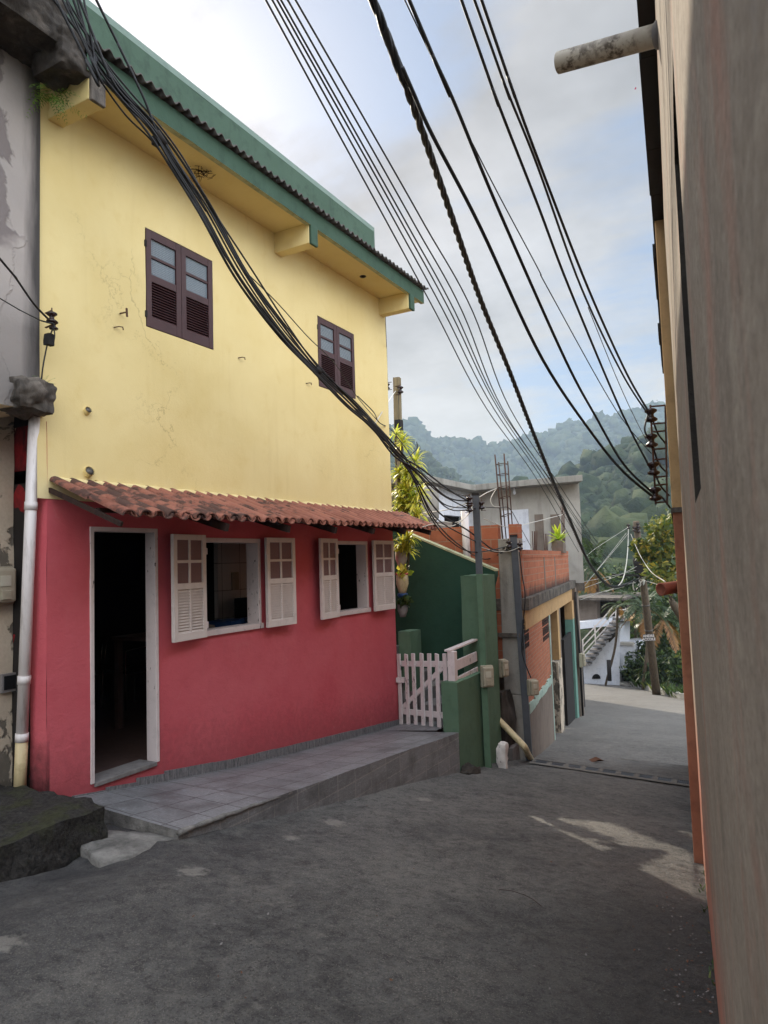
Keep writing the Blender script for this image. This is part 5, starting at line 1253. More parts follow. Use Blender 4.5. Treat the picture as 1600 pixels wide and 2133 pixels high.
mb = MB(); rbox(mb, ENDU, 12.2, -3.2, 1.93, -.3, .068, 'orange_paint'); build(mb, 'orange_base', rbld, 'projecting orange lower wall', bevel=.008)
mb = MB(); rbox(mb, ENDU+.05, 12., 1.955, 4.42, -.3, .072, 'tan_render'); build(mb, 'upper_wall', rbld, bevel=.008)
mb = MB(); rbox(mb, ENDU-.02, 12.2, 1.925, 1.965, -.3, .082, 'mouldy_concrete'); build(mb, 'ledge', rbld)
mb = MB(); g = random.Random(6); u = -2.2
while u < 11.6: w = g.uniform(.5, 1.4); rbox(mb, u, min(11.7, u+w-.006), 4.375, 4.50, -.35, .085+g.uniform(-.014, .02)+.004*max(0, u-4), 'black_metal'); u += w
build(mb, 'eave_strip', rbld, 'dark ragged eave strip')
mb = MB(); rbox(mb, -2.2, 12.2, -3.2, 4.40, -4., -.31, 'concrete'); build(mb, 'building_body', rbld)
a = at(1374, 72, D=3.32); b = at(1163, 131, D=3.62)
t = thing('spout_pipe', 'mouldy grey spout pipe sticking out high from the streaked wall', 'pipe', a)
mb = MB(); ax = (b-a).normalized(); mb.tube([a-ax*.1, a.lerp(b, .3), a.lerp(b, .65), b], .051, 'spout', 20, False); mb.tube([b, a], .044, 'spout', 20, False)
n = 20; x = ax.cross(Vector((0, 0, 1))).normalized(); y = ax.cross(x); vs = [b+(x*math.cos(2*math.pi*j/n)+y*math.sin(2*math.pi*j/n))*r_ for r_ in (.051, .044) for j in range(n)]
mb.add(vs, [(j, (j+1) % n, n+(j+1) % n, n+j) for j in range(n)], 'spout')
def spoutm(t, b):
    p = t.pos(); n = t.noise(p, 14, 6, .7); n2 = t.noise(p, 6, 4)
    k = t.math('MULTIPLY', t.ramp(n, (.46, 0.), (.56, 1.)), t.ramp(n2, (.38, 0.), (.55, 1.)))
    return {'Base Color': t.mix(t.math('MULTIPLY', k, .85), S(168, 160, 146), S(66, 54, 42)), 'Roughness': .6, 'Normal': t.bump(n, .2, .006)}
mat('spout', spoutm); build(mb, 'pipe', t)
mb = MB(); mb.lathe(a, ax, [(.054, -.02), (.064, -.01), (.06, .014), (.052, .02)], 'sill_concrete', 20); build(mb, 'mortar_ring', t)
a = at(1412, 1222, D=6.7); b = at(1376, 1228, D=6.6); ax = (b-a).normalized()
mb = MB(); mb.lathe(b, -ax, [(.045, .02), (.052, .0), (.062, .005), (.058, .05), (.054, .4)], 'old_clay', 16); build(mb, 'clay_pipe', None, 'short terracotta clay pipe end jutting from the wall by the orange base', 'pipe')
# insulator rack
rk = thing('insulator_rack', 'rusty rack of four brown insulators on the wall end at the right', 'insulator rack', at(1384, 1050, D=6.1))
INS = [at(px, py, D=6.1) for px, py in ((1356, 865), (1357, 918), (1361, 976), (1365, 1029))]
pt_ = at(1386, 846, D=6.1); pb_ = at(1390, 1052, D=6.1)
mb = MB(); mb.bar(pt_, pb_, .03, .012, 'rust', (1, 0, 0)); build(mb, 'back_plate', rk)
mb = MB(); mb.tube([INS[0]+Vector((0, 0, .09)), INS[3]-Vector((0, 0, .09))], .009, 'rust', 6); build(mb, 'rod', rk)
for i, c in enumerate(INS):
    mb = MB(); mb.lathe(c, (0, 0, 1), insulator_prof(1.12), 'ceramic', 16); o = build(mb, 'insulator', rk)
    for dz_ in (-.075, .075): mb = MB(); q = pt_.lerp(pb_, (c.z+dz_-pt_.z)/(pb_.z-pt_.z)); mb.tube([c+Vector((0, 0, dz_)), Vector((q.x, q.y, c.z+dz_+.006))], .008, 'rust', 6); build(mb, 'arm', rk)

# ------------------------------------------------------------------ insulator and fittings on the house's near corner
t = thing('wall_insulator', 'cluster of dark insulators and looped wires at the yellow wall near corner', 'insulator', at(105, 680, X=-4.7))
c = at(108, 662, X=-4.66); add_insulator(t, c, (1, 0, .1), .85); c2 = at(112, 678, X=-4.66); mb = MB(); mb.lathe(c2, (0, 0, 1), insulator_prof(.7), 'ceramic', 12); build(mb, 'insulator', t)
mb = MB(); mb.tube(catmull([at(86, 668, X=-4.68), at(100, 672, X=-4.62), at(112, 676, X=-4.6), at(104, 700, X=-4.64), at(98, 720, X=-4.68), at(90, 760, X=-4.7), at(86, 795, X=-4.72)], 5), .006, 'black_cable', 5); mb.tube(catmull([at(112, 684, X=-4.62), at(114, 700, X=-4.62), at(108, 714, X=-4.64), at(100, 712, X=-4.66)], 5), .005, 'black_cable', 5); build(mb, 'wire_loop', t)
mb = MB(); c = at(103, 708, X=-4.66); mb.rock(c-Vector((.03, .03, .045)), c+Vector((.03, .03, .045)), 'black_metal', 4, .008, 20.); build(mb, 'connector', t)

# ------------------------------------------------------------------ cables
def cable(pts, r_, label, group, m='black_cable', name='cable', k=8, twist=0):
    pts = [Vector(p) for p in pts]; q = pts[0]-EYE; w = q.dot(CF)
    if q.dot(CU)/w > .70: pts = [pts[0]+(pts[0]-pts[1]).normalized()*6]+pts          # runs on to a pole out of the frame
    elif q.dot(CR)/w < -.535: pts = [pts[0]+(pts[0]-pts[1]).normalized()*2.5]+pts
    P = catmull(pts, k); mb = MB()
    if not twist: mb.tube(P, r_, m, 6)
    else:
        K = len(P); D = []; s = 0.
        for i in range(K):
            if i: s += (P[i]-P[i-1]).length
            D.append(s)
        fine = []; 
        for i in range(K-1):
            nseg = max(1, int((D[i+1]-D[i])/.04))
            for j in range(nseg): q = j/nseg; fine.append((P[i].lerp(P[i+1], q), D[i]+(D[i+1]-D[i])*q))
        for st_ in range(3):
            out = []
            for i, (p, s) in enumerate(fine):
                d = (fine[min(i+1, len(fine)-1)][0]-fine[max(i-1, 0)][0]).normalized(); x = d.cross(Vector((0, 0, 1))).normalized(); y = d.cross(x); a = s*2*math.pi/twist+st_*2.094
                rad = (r_[0]+(r_[1]-r_[0])*i/len(fine)) if isinstance(r_, tuple) else r_
                out.append(p+(x*math.cos(a)+y*math.sin(a))*rad*.95)
            mb.tube(out, [((r_[0]+(r_[1]-r_[0])*i/len(fine)) if isinstance(r_, tuple) else r_) for i in range(len(out))], m, 6)
    return build(mb, name, None, label, 'cable', group)
def pxs(l): return [at(a, b, D=c) for a, b, c in l]
g = random.Random(31)
LB = 'black service cable in the sagging bundle across the yellow wall'
tops = [(112, -10), (124, -14), (134, -10), (146, -20), (158, -12), (170, -26), (120, 10), (140, 14), (152, 20)]
ends = [[(870, 980), (930, 1035), (978, 1044)], [(872, 990), (925, 1050), (978, 1058)], [(868, 985), (935, 1060), (1003, 1056)], [(868, 1000), (915, 1068), (975, 1105), (1030, 1146), (1060, 1136)],
        [(866, 1003), (910, 1080), (985, 1125), (1030, 1150), (1083, 1140)], [(862, 1000), (890, 1065), (930, 1120), (985, 1150), (1058, 1138)], [(876, 975), (935, 1020), (979, 1046)], [(866, 1000), (900, 1075), (950, 1130), (1010, 1165), (1060, 1142)], [(870, 985), (920, 1030), (977, 1060)]]
def bx_(px): return -3.98+.42*max(0, (px-118))/(985-118)
for i, (tp, en) in enumerate(zip(tops, ends)):
    o = (i-4)*1.0; jit = lambda s: g.uniform(-s, s)
    spread = [(195, 118, 9), (255, 196, 8), (322, 268, 9), (372, 345, 11), (430, 440, 10), (505, 573, 13), (590, 690, 11), (662, 772, 5), (730, 840, 6), (779, 888, 3), (830, 948, 5)]
    L = [at(tp[0], tp[1], X=bx_(tp[0]))]
    for (px, py, s) in spread:
        sg = (i-4)/4*s*1.35+jit(3); L.append(at(px+sg, py-sg*.55+jit(2), X=bx_(px)+jit(.012)))
    L += [at(px, py, X=-3.58+.04*(px > 1020)) if px < 1010 else at(px, py, Y=P2b.y-.1) for px, py in en]
    cable(L, .0078 if i % 3 else .010, LB, 'cable bundle along the yellow house')
cable([at(195, -12, X=-3.9), at(245, 90, X=-3.9), at(300, 205, X=-3.88), at(324, 268, X=-3.88), at(352, 320, X=-3.88), at(430, 440, X=-3.84)], .010, 'single black cable crossing the green parapet to join the bundle', None)
cable([at(160, -15, X=-3.9), at(195, 75, X=-3.9), at(240, 178, X=-3.9), at(300, 245, X=-3.9), at(340, 305, X=-3.88)], .010, 'black cable at the far top left dropping along the fascia into the bundle', None)
cable([at(205, 162, X=-4.0), at(262, 240, X=-4.0), at(322, 300, X=-3.95), at(385, 390, X=-3.93), at(470, 535, X=-3.88), at(560, 665, X=-3.8)], .007, 'thin cable hanging just below the bundle near the first brown window', None)
cable([at(505, 560, X=-3.86), at(575, 628, X=-3.9), at(640, 700, X=-4.0), at(700, 760, X=-4.3), at(745, 828, X=-4.7), at(790, 880, X=-4.7)], .005, 'thin black wire leaving the bundle above the farther brown window', None)
mb = MB(); 
for px, py, r_, s in ((779, 888, .022, .05), (662, 772, .03, .03), (335, 288, .026, .05)):
    p = at(px, py, X=bx_(px)); q = at(px+8, py+12, X=bx_(px)); d = (q-p).normalized(); mb = MB(); mb.tube([p-d*s, p+d*s], r_, 'black_metal', 8)
    build(mb, 'cable_tie', None, {779: 'black binding round the bundle at the house corner', 662: 'black binding round the bundle over the farther brown window', 335: 'black clamp on the bundle below the fascia'}[px], 'cable tie')
p = at(324, 290, X=-3.9); mb = MB(); mb.box(p-Vector((.02, .025, .05)), p+Vector((.02, .025, .02)), 'black_metal'); build(mb, 'splice_box', None, 'small dark splice box hanging under the bundle by the fascia', 'splice box', bevel=.006)
cable([at(-6, 532, X=-4.3), at(30, 575, X=-4.4), at(70, 632, X=-4.55), at(104, 668, X=-4.64)], .008, 'black wire running over the grey neighbour wall to the corner insulator', None)
cable([at(-6, 618, X=-4.45), at(40, 645, X=-4.55), at(86, 668, X=-4.66)], .004, 'thin lower wire sagging over the grey neighbour wall', None)
# overhead lines from high left, over the street, to the far pole
GB_ = 'thin lines crossing the sky to the far pole'
for i, (x0, x1, xe, ye) in enumerate(((543, 1013, 1214, 1163), (556, 1028, 1222, 1150), (566, 1037, 1228, 1138), (588, 1046, 1233, 1132), (604, 1062, 1243, 1128), (548, 1020, 1218, 1156))):
    if i == 5: x0, x1, xe, ye = 574, 1042, 1240, 1134
    q = x1-1030
    L = [(x0, -20, 4.4), (x0+150+q*.2, 250, 5.2), (x0+272+q*.3, 470, 6.2), (x0+370+q*.35, 650, 7.6), (x1, 850, 10.), ((x1+xe)/2+6, 1000, 14), (xe, ye, 19), (xe+34, ye+36, 23.)]
    cable(pxs(L), .0075, 'thin black line in the left set crossing the sky down to the far pole', GB_)
TW = [(768, -25, 3.5), (800, 60, 3.65), (850, 190, 3.95), (893, 312, 4.5), (932, 425, 5.2), (1000, 622, 6.9), (1062, 775, 8.4), (1122, 930, 10.5), (1182, 1072, 14), (1232, 1180, 18), (1275, 1222, 22), (1318, 1212, 26)]
cable(pxs(TW), (.010, .024), 'thick twisted black cable sweeping down the middle of the sky', None, twist=.42)
cable(pxs([(838, 140, 3.75), (862, 195, 3.85), (900, 280, 4.0), (1000, 472, 4.45), (1131, 750, 5.2), (1240, 912, 6.), (1300, 984, 6.05), (1362, 1036, 6.1)]), .0122, 'black cable branching from the twisted cable to the lowest insulator of the rack', None)
cable(pxs([(846, -15, 3.5), (900, 112, 3.7), (950, 222, 3.9), (1040, 440, 4.4), (1178, 750, 5.3), (1240, 866, 6.), (1300, 968, 6.05), (1364, 1030, 6.1)]), .0108, 'second black cable from the top of the sky to the lowest insulator of the rack', None)
cable(pxs([(836, -15, 3.5), (1000, 330, 4.15), (1120, 558, 4.7), (1142, 602, 4.85), (1282, 852, 6.), (1357, 945, 6.1)]), .004, 'hair-thin wire running across the sky to the middle of the rack', None)
cable(pxs([(956, -15, 3.6), (1030, 195, 3.95), (1120, 426, 4.5), (1186, 600, 5.0), (1291, 850, 6.), (1356, 978, 6.1)]), .0090, 'black cable ending at the third insulator of the rack', None)
cable(pxs([(983, -15, 3.6), (1050, 172, 3.95), (1120, 347, 4.35), (1212, 602, 5.15), (1297, 780, 6.), (1352, 866, 6.1)]), .0080, 'lower black cable of the pair ending at the topmost insulator', None)
cable(pxs([(998, -15, 3.6), (1060, 165, 3.95), (1120, 330, 4.35), (1225, 600, 5.2), (1304, 775, 6.), (1354, 862, 6.1)]), .0092, 'upper black cable of the pair ending at the topmost insulator', None)
cable(pxs([(1225, 640, 5.8), (1290, 800, 6.2), (1340, 905, 7.), (1384, 980, 8.)]), .0035, 'hair-thin wire passing behind the insulator rack', None)
cable([INS[0]+Vector((-.02, -.03, 0)), at(1343, 890, D=6.05), at(1346, 905, D=6.05), INS[1]+Vector((-.02, -.02, .04))], .008, 'short curved jumper wire between the two top insulators', None)
for i, (px, py) in enumerate(((1381, 924), (1384, 985), (1388, 1032), (1390, 1058))): cable([INS[i]+Vector((0, .03, 0)), at((INS_P := (1356, 1357, 1361, 1365)[i])+14, py-22, D=6.15), at(px+6, py, D=6.2)], .008, 'short tail of cable from the insulator to the wall at the rack', 'cable tails at the rack')
# white and pale service drops
WB_ = 'pale service wires at the steel posts'
LW = 'pale looping service wire beside the grey steel posts'
cable([at(985, 1052, X=-3.56), at(972, 1075, X=-3.6), at(950, 1088, X=-3.7), at(925, 1086, X=-3.9), at(890, 1075, X=-4.2)], .006, LW, WB_, 'white_cable')
cable([at(985, 1060, X=-3.56), at(965, 1082, X=-3.6), at(940, 1096, X=-3.7), at(905, 1092, X=-4.0), at(880, 1098, X=-4.2)], .006, LW, WB_, 'white_cable')
cable([at(978, 1046, X=-3.56), at(930, 1062, X=-3.9), at(882, 1068, X=-4.4)], .006, LW, WB_, 'white_cable')
cable([at(998, 1036, X=-3.56), at(1015, 1026, Y=9.6), at(1034, 1018, Y=10.55)], .007, 'pale straight wire from the post top to the rebar cage', None, 'white_cable')
cable([at(1034, 1018, Y=10.5), at(1022, 1040, Y=10.4), at(1028, 1054, Y=10.4), at(1041, 1056, Y=10.5)], .006, 'yellowish loose wire loop hanging from the rebar cage', None, 'white_cable')
cable([at(1003, 1140, X=-3.56), at(1030, 1148, Y=10.2), at(1060, 1148, Y=P2b.y-.1), at(1082, 1140, Y=P2b.y-.1)], .006, LW, WB_, 'white_cable')
cable([at(1052, 1146, Y=P2b.y-.12), at(1056, 1135, Y=P2b.y-.12), at(1066, 1130, Y=P2b.y-.1)], .006, LW, WB_, 'white_cable')
cable([at(1003, 1056, X=-3.55), at(1040, 1058, Y=10.), at(1062, 1060, Y=10.9), at(1085, 1100, Y=12), at(1107, 1140, Y=14)], .006, 'thin dark wire from the tall post down past the white door panel', None)
cable([at(1008, 1080, X=-3.6), at(1060, 1098, Y=10.9), at(1110, 1088, Y=13), at(1172, 1072, Y=16.5)], .006, 'pale wire stretched across the white door panel to the bromeliad', None, 'white_cable')
cable([at(1082, 1150, Y=P2b.y-.1), at(1088, 1200, Y=P2b.y-.12), at(1094, 1240, Y=P2b.y-.14), at(1090, 1300, Y=P2b.y-.12), at(1088, 1360, Y=P2b.y-.12), at(1106, 1412, Y=P2b.y-.12)], .009, 'black wire dangling down the brick wall to the meter', None)
cable([at(780, 885, X=-4.6), at(806, 842, Y=9.5), at(824, 815, Y=13.85), at(832, 810, Y=13.85)], .007, 'pale wire from the bundle up to the wooden post top', None, 'white_cable')
cable([at(745, 825, X=-4.72), at(778, 858, X=-4.72), at(790, 880, X=-4.6), at(815, 895, Y=9.3), at(846, 935, Y=9.3), at(880, 985, Y=9.3), at(930, 1020, Y=9.1), at(975, 1035, X=-3.6)], .007, 'dark wire wandering past the wooden post to the tall post', None)
cable([at(831, 818, Y=13.85), at(829, 860, Y=13.83), at(830, 880, Y=13.85)], .006, 'short dark lead hanging on the wooden post to the floodlight', None)
cable([at(803, 660, X=-4.7), at(806, 740, Y=9.3), at(808, 800, Y=13.8)], .004, 'thin wire dropping from the eave corner to the wooden post', None)
cable([at(868, 920, Y=9.2), at(868, 935, Y=9.2), at(846, 955, Y=9.1), at(828, 960, X=-3.95)], .006, 'stray curled wire end above the dracaena', None)

# ------------------------------------------------------------------ far end of the street: white stair house, leaning pole
Y3 = 33.
def fp(px, py, y=Y3): return at(px, py, Y=y)
sh = thing('stair_house', 'whitewashed house with outside stair and white railing at the street end', 'house', fp(1260, 1420))
mb = MB(); mb.prism([fp(1195, 1440), fp(1291, 1445), fp(1291, 1292), fp(1282, 1292), fp(1200, 1385)], (0, 2.5, 0), 'white_render'); build(mb, 'stair_flank', sh, 'white flank wall under the stair')
mb = MB(); mb.prism([fp(1290, 1345, 33.2), fp(1323, 1343, 33.2), fp(1325, 1379, 33.2), fp(1312, 1384, 33.2), fp(1312, 1392, 33.2), fp(1290, 1398, 33.2)], (0, 3, 0), 'white_render'); build(mb, 'side_block', sh)
mb = MB(); mb.prism([fp(1288, 1338, 33.1), fp(1318, 1339, 33.1), fp(1320, 1345, 33.1), fp(1290, 1344, 33.1)], (0, .4, 0), 'pale_concrete'); build(mb, 'ledge', sh)
for i in range(11):
    k = i/10; x = 1214+k*68; y = 1378-k*93; a = fp(x, y, 32.95); mb = MB(); mb.box((a.x-.02, 32.4, a.z-.09), (a.x+.42, 33.5, a.z), 'sill_concrete'); build(mb, 'step', sh)
mb = MB(); a = fp(1262, 1335, 32.98); b = fp(1284, 1308, 32.98); c = fp(1270, 1338, 32.98); mb.prism([a, c, b+Vector((.0, 0, -.3)), b], (0, .04, 0), 'dark_rock'); build(mb, 'stair_recess', sh)
mb = MB(); v = [fp(1242+9*math.cos(t_), 1414-10*math.sin(t_), 32.97) for t_ in np.linspace(0, math.pi, 10)]; mb.prism(v, (0, .05, 0), 'dark_void'); build(mb, 'arched_hole', sh, 'dark arched hole at the foot of the white wall')
for (a, b) in (((1213, 1334), (1282, 1260)), ((1214, 1347), (1283, 1272)), ((1214, 1361), (1284, 1284))): mb = MB(); mb.bar(fp(*a, 32.5), fp(*b, 32.5), .06, .05, 'white_paint'); build(mb, 'railing', sh)
for a, b in (((1239, 1302), (1241, 1344)), ((1282, 1260), (1284, 1302)), ((1214, 1332), (1214, 1376))): mb = MB(); mb.bar(fp(*a, 32.5), fp(*b, 32.5), .05, .05, 'white_paint'); build(mb, 'railing_post', sh)
mb = MB(); mb.prism([fp(1195, 1310, 35), fp(1243, 1300, 35), fp(1243, 1248, 35), fp(1195, 1248, 35)], (0, 4, 0), 'grey_render'); mb.prism([fp(1243, 1292, 35.8), fp(1306, 1292, 35.8), fp(1306, 1250, 35.8), fp(1243, 1250, 35.8)], (0, 4, 0), 'dark_rock'); build(mb, 'upper_wall', sh)
mb = MB(); mb.prism([fp(1190, 1250, 34.2), fp(1300, 1251, 34.2), fp(1300, 1246, 34.2), fp(1190, 1245, 34.2)], (0, 5, 0), 'mouldy_concrete'); build(mb, 'roof', sh)
mb = MB(); mb.prism([fp(1195, 1312, 34), fp(1284, 1302, 34), fp(1284, 1288, 34), fp(1195, 1297, 34)], (0, 3, 0), 'white_render'); build(mb, 'balcony', sh)
mb = MB(); mb.prism([fp(1288, 1293, 34), fp(1342, 1294, 34), fp(1342, 1289, 34), fp(1288, 1288, 34)], (0, 2.5, 0), 'tan_render'); build(mb, 'balcony_slab', sh)
for a, b in (((1290, 1283), (1306, 1282)), ((1290, 1270), (1303, 1270)), ((1303, 1265), (1304, 1290))): mb = MB(); mb.bar(fp(*a, 34), fp(*b, 34), .04, .04, 'white_paint'); build(mb, 'balcony_rail', sh)
mb = MB(); mb.prism([fp(1280, 1425, 33.3), fp(1292, 1425, 33.3), fp(1292, 1396, 33.3), fp(1280, 1396, 33.3)], (0, .4, 0), 'tan_render'); build(mb, 'pier', sh)
pb = gnd(1368, 1449); pb = at(1368, 1449, D=26.3); ptp = at(1325, 1086, D=25.6)
up = thing('utility_pole', 'leaning dark wooden utility pole with crossarm at the end of the street', 'utility pole', pb)
mb = MB(); d = (ptp-pb); mb.tube([pb-d*.05, pb.lerp(ptp, .5), ptp], [.155, .135, .11], 'pole_wood', 12); build(mb, 'pole', up)
def pz(py, D=25.9): k = (1449-py)/(1449-1086); return pb.lerp(ptp, k)
a = pz(1196); mb = MB(); mb.bar(at(1278, 1197, D=25.5), at(1332, 1199, D=25.7), .22, .07, 'black_metal'); build(mb, 'crossarm', up)
for px, py in ((1309, 1097), (1321, 1102), (1329, 1094), (1330, 1104)): add_insulator(up, at(px, py, D=25.5), (1 if px < 1325 else -1, 0, 0), 1.5)
g = random.Random(77); mb = MB()
for i in range(9):
    p = pz(g.uniform(1165, 1200)); L = [p+Vector((g.uniform(-.2, .2), -.15, g.uniform(-.2, .2)))]
    for q in range(4): L.append(L[-1]+Vector((g.uniform(-.25, .2), g.uniform(-.05, .05), g.uniform(-.35, .3))))
    mb.tube(catmull(L, 4), .022, 'black_cable' if i % 3 else 'white_cable', 5)
build(mb, 'wire_tangle', up, 'tangle of wires around the crossarm')
p = pz(1175); mb = MB(); mb.rock(p-Vector((.22, .25, .3)), p+Vector((.16, -.02, .3)), 'black_metal', 5, .06, 6.); build(mb, 'junction_box', up)
for py in (1258, 1310): p = pz(py); mb = MB(); dd = d.normalized(); mb.tube([p-dd*.02, p+dd*.02], .15, 'galvanised', 12); build(mb, 'band', up)
sg = thing('street_sign', 'small dark hand-lettered name board on the leaning pole', 'sign', pz(1333))
p = at(1351, 1328, D=25.85); mb = MB(); sd = CR.copy(); sd.z = 0; sd.normalize(); sn = Vector((sd.y, -sd.x, 0))
mb.bar(p-sd*.20, p+sd*.20, .03, .24, 'sign_plate', sn.cross(sd)); build(mb, 'board', sg)
bpy.context.view_layer.update()
for txt, dz_ in (('ANDRE', .018), ('ACCOLE', -.10)):
    cu = bpy.data.curves.new('lettering', 'FONT'); cu.body = txt; cu.size = .125; cu.align_x = 'CENTER'; cu.extrude = .003; cu.offset = .003
    to = bpy.data.objects.new('lettering_curve', cu); C.objects.link(to); bpy.context.view_layer.update()
    me = bpy.data.meshes.new_from_object(to.evaluated_get(bpy.context.evaluated_depsgraph_get())); C.objects.unlink(to); bpy.data.objects.remove(to)
    o = finish(me, 'lettering', ['sign_paint'], sg); me.materials.clear(); me.materials.append(MATS['sign_paint'])
    q = p+sn*.022+Vector((0, 0, dz_))-sg.location
    o.matrix_basis = Matrix.Translation(q) @ Matrix((sd, (0, 0, 1), sn)).transposed().to_4x4()
FW = 'pale wires fanning out from the leaning pole'
LF = 'pale wire fanning out from the leaning pole towards the houses'
for L in ([(1309, 1098, 25.5), (1275, 1120, 23), (1240, 1143, 21), (1222, 1158, 19.5)], [(1325, 1188, 25.5), (1265, 1202, 23), (1204, 1214, 19)], [(1326, 1180, 25.5), (1290, 1198, 23.5), (1206, 1229, 19)], [(1326, 1212, 25.6), (1270, 1228, 23), (1208, 1250, 19.5)], [(1300, 1222, 25), (1260, 1232, 23), (1207, 1243, 19.5)], [(1305, 1110, 25.5), (1262, 1165, 22), (1218, 1220, 19)], [(1310, 1110, 25.5), (1275, 1152, 23), (1222, 1214, 19.2)]):
    cable(pxs(L), .0075, LF, FW, 'grey_cable', k=5)
cable(pxs([(1309, 1100, 25.5), (1308, 1140, 25.4), (1304, 1180, 25), (1297, 1208, 24.5), (1285, 1222, 24), (1262, 1232, 23)]), .017, 'thick white cable looping down in front of the leaning pole', None, 'white_cable')
cable(pxs([(1314, 1112, 25.5), (1330, 1150, 20), (1352, 1186, 13), (1386, 1212, 6.8)]), .006, 'pale wire from the leaning pole top to the clay pipe', None, 'white_cable')
cable(pxs([(1332, 1206, 25.6), (1352, 1212, 15), (1384, 1222, 6.9)]), .005, 'lower pale wire from the leaning pole to the clay pipe', None, 'white_cable')
for L in ([(1238, 1345, 32.3), (1252, 1370, 32.1), (1268, 1398, 31.8)], [(1228, 1358, 32.3), (1248, 1380, 32.1), (1270, 1402, 31.8)], [(1250, 1338, 32.3), (1274, 1372, 32.1), (1300, 1412, 31.8)], [(1258, 1330, 32.3), (1290, 1368, 32.1), (1318, 1402, 31.8)]):
    cable(pxs(L), .014, 'dark guy wire running down in front of the white stair house', 'guy wires at the white house', k=4)
mb = MB(); mb.tube([at(1270, 1418, D=30.5), at(1268, 1375, D=30.5)], .09, 'black_metal', 8); build(mb, 'bollard', None, 'short dark stake in front of the white stair house', 'stake')

# ------------------------------------------------------------------ plants at the end of the street
def frond(V, F, p, az, el, L, droop, g, wl=.16):
    d = Vector((math.cos(az)*math.cos(el), math.sin(az)*math.cos(el), math.sin(el))); K = 16
    for s in range(K):
        q = p+d*L/K; d = (d+Vector((0, 0, -droop/K))).normalized(); sd = d.cross(Vector((0, 0, 1)))
        sd = sd.normalized() if sd.length > .05 else Vector((1, 0, 0)); w = L*wl*(math.sin(math.pi*(s+1.5)/(K+2.5))**.7)
        o = len(V); V += [p+sd*.012, p-sd*.012, q-sd*.01, q+sd*.01]; F.append((o, o+1, o+2, o+3))
        for sg_ in (-1, 1):
            for h in (0, .5):
                r0 = p.lerp(q, h); tip = r0+sd*sg_*w*g.uniform(.8, 1.1)+d*w*.55+Vector((0, 0, -w*g.uniform(.15, .5))); e = d*L*.012; m_ = r0.lerp(tip, .5)+Vector((0, 0, w*.1))
                o = len(V); V += [r0-e, m_-e*1.6, tip, m_+e*1.6]; F.append((o, o+1, o+2, o+3))
        p = q
def palm(base, top, r_, n, L, label, seed, mix_dry=.15):
    g = random.Random(seed); t = thing('palm_tree', label, 'palm tree', base, 'palms at the street end'); base = Vector(base); top = Vector(top)
    mb = MB(); m_ = base.lerp(top, .5)+Vector((.15, 0, 0)); mb.tube(catmull([base-Vector((0, 0, .4)), base, m_, top], 5), [r_*1.3]+[r_]*15, 'pole_wood', 8); build(mb, 'trunk', t)
    for dry in (0, 1):
        V = []; F = []
        for i in range(int(n*(mix_dry if dry else 1))): frond(V, F, top+Vector((0, 0, .05)), g.uniform(0, 6.283), g.uniform(-.9, -.3) if dry else g.uniform(-.15, 1.25), L*g.uniform(.8, 1.1), g.uniform(1.2, 2.) if not dry else 1., g)
        if V: np_mesh('dry_fronds' if dry else 'crown', [tuple(v) for v in V], F, ['leaf_dry' if dry else 'leaf_palm'], t)
palm(at(1340, 1425, D=29), at(1342, 1268, D=29), .07, 16, 1.5, 'slender palm right behind the leaning pole', 1, .3)
palm(at(1262, 1425, D=31), at(1287, 1262, D=30), .05, 7, .9, 'thin curved palm in front of the white stair house', 2, .4)
palm(at(1425, 1440, D=31), at(1382, 1290, D=31), .1, 16, 1.9, 'broad palm close to the right wall edge', 3, .2)
palm(at(1250, 1400, D=40), at(1240, 1185, D=38), .1, 16, 2.0, 'tall palm behind the upper house corner', 4, .5)
palm(at(1320, 1425, D=36), at(1318, 1255, D=36), .08, 12, 1.8, 'palm behind the white house balcony', 5, .3)
yt = thing('yellow_leaved_tree', 'loose tree with small yellow-green leaves beside the right wall', 'tree', at(1400, 1440, D=24))
lc = []; lr = []; g = random.Random(21)
for px, py, r_ in ((1375, 1100, .5), (1390, 1090, .5), (1362, 1105, .35), (1388, 1125, .6), (1372, 1135, .5), (1392, 1155, .6), (1360, 1140, .35), (1378, 1165, .6), (1362, 1172, .4), (1395, 1185, .6), (1372, 1195, .5), (1330, 1135, .3), (1340, 1155, .3), (1385, 1205, .6), (1400, 1120, .7), (1410, 1160, .8), (1420, 1090, .8)):
    lc.append(tuple(at(px, py, D=23+g.uniform(-1, 1)))); lr.append((r_, r_, r_*.8))
leafcloud('crown', ['leaf_yellow', 'leaf_bush'], yt, lc, lr, 2300, .19, 5, .3, 0, .35)
mb = MB(); tb_ = at(1450, 1440, D=24); mb.tube(catmull([tb_, at(1440, 1330, D=24), at(1398, 1250, D=23.5)], 4), [.14]*8+[.09], 'pole_wood', 8); build(mb, 'trunk', yt)
for c in lc[::2]: mb = MB(); mb.tube(catmull([at(1398, 1250, D=23.5), at(1398, 1250, D=23.5).lerp(Vector(c), .5)+Vector((0, 0, .3)), Vector(c)], 4), .03, 'pole_wood', 5); build(mb, 'limb', yt)
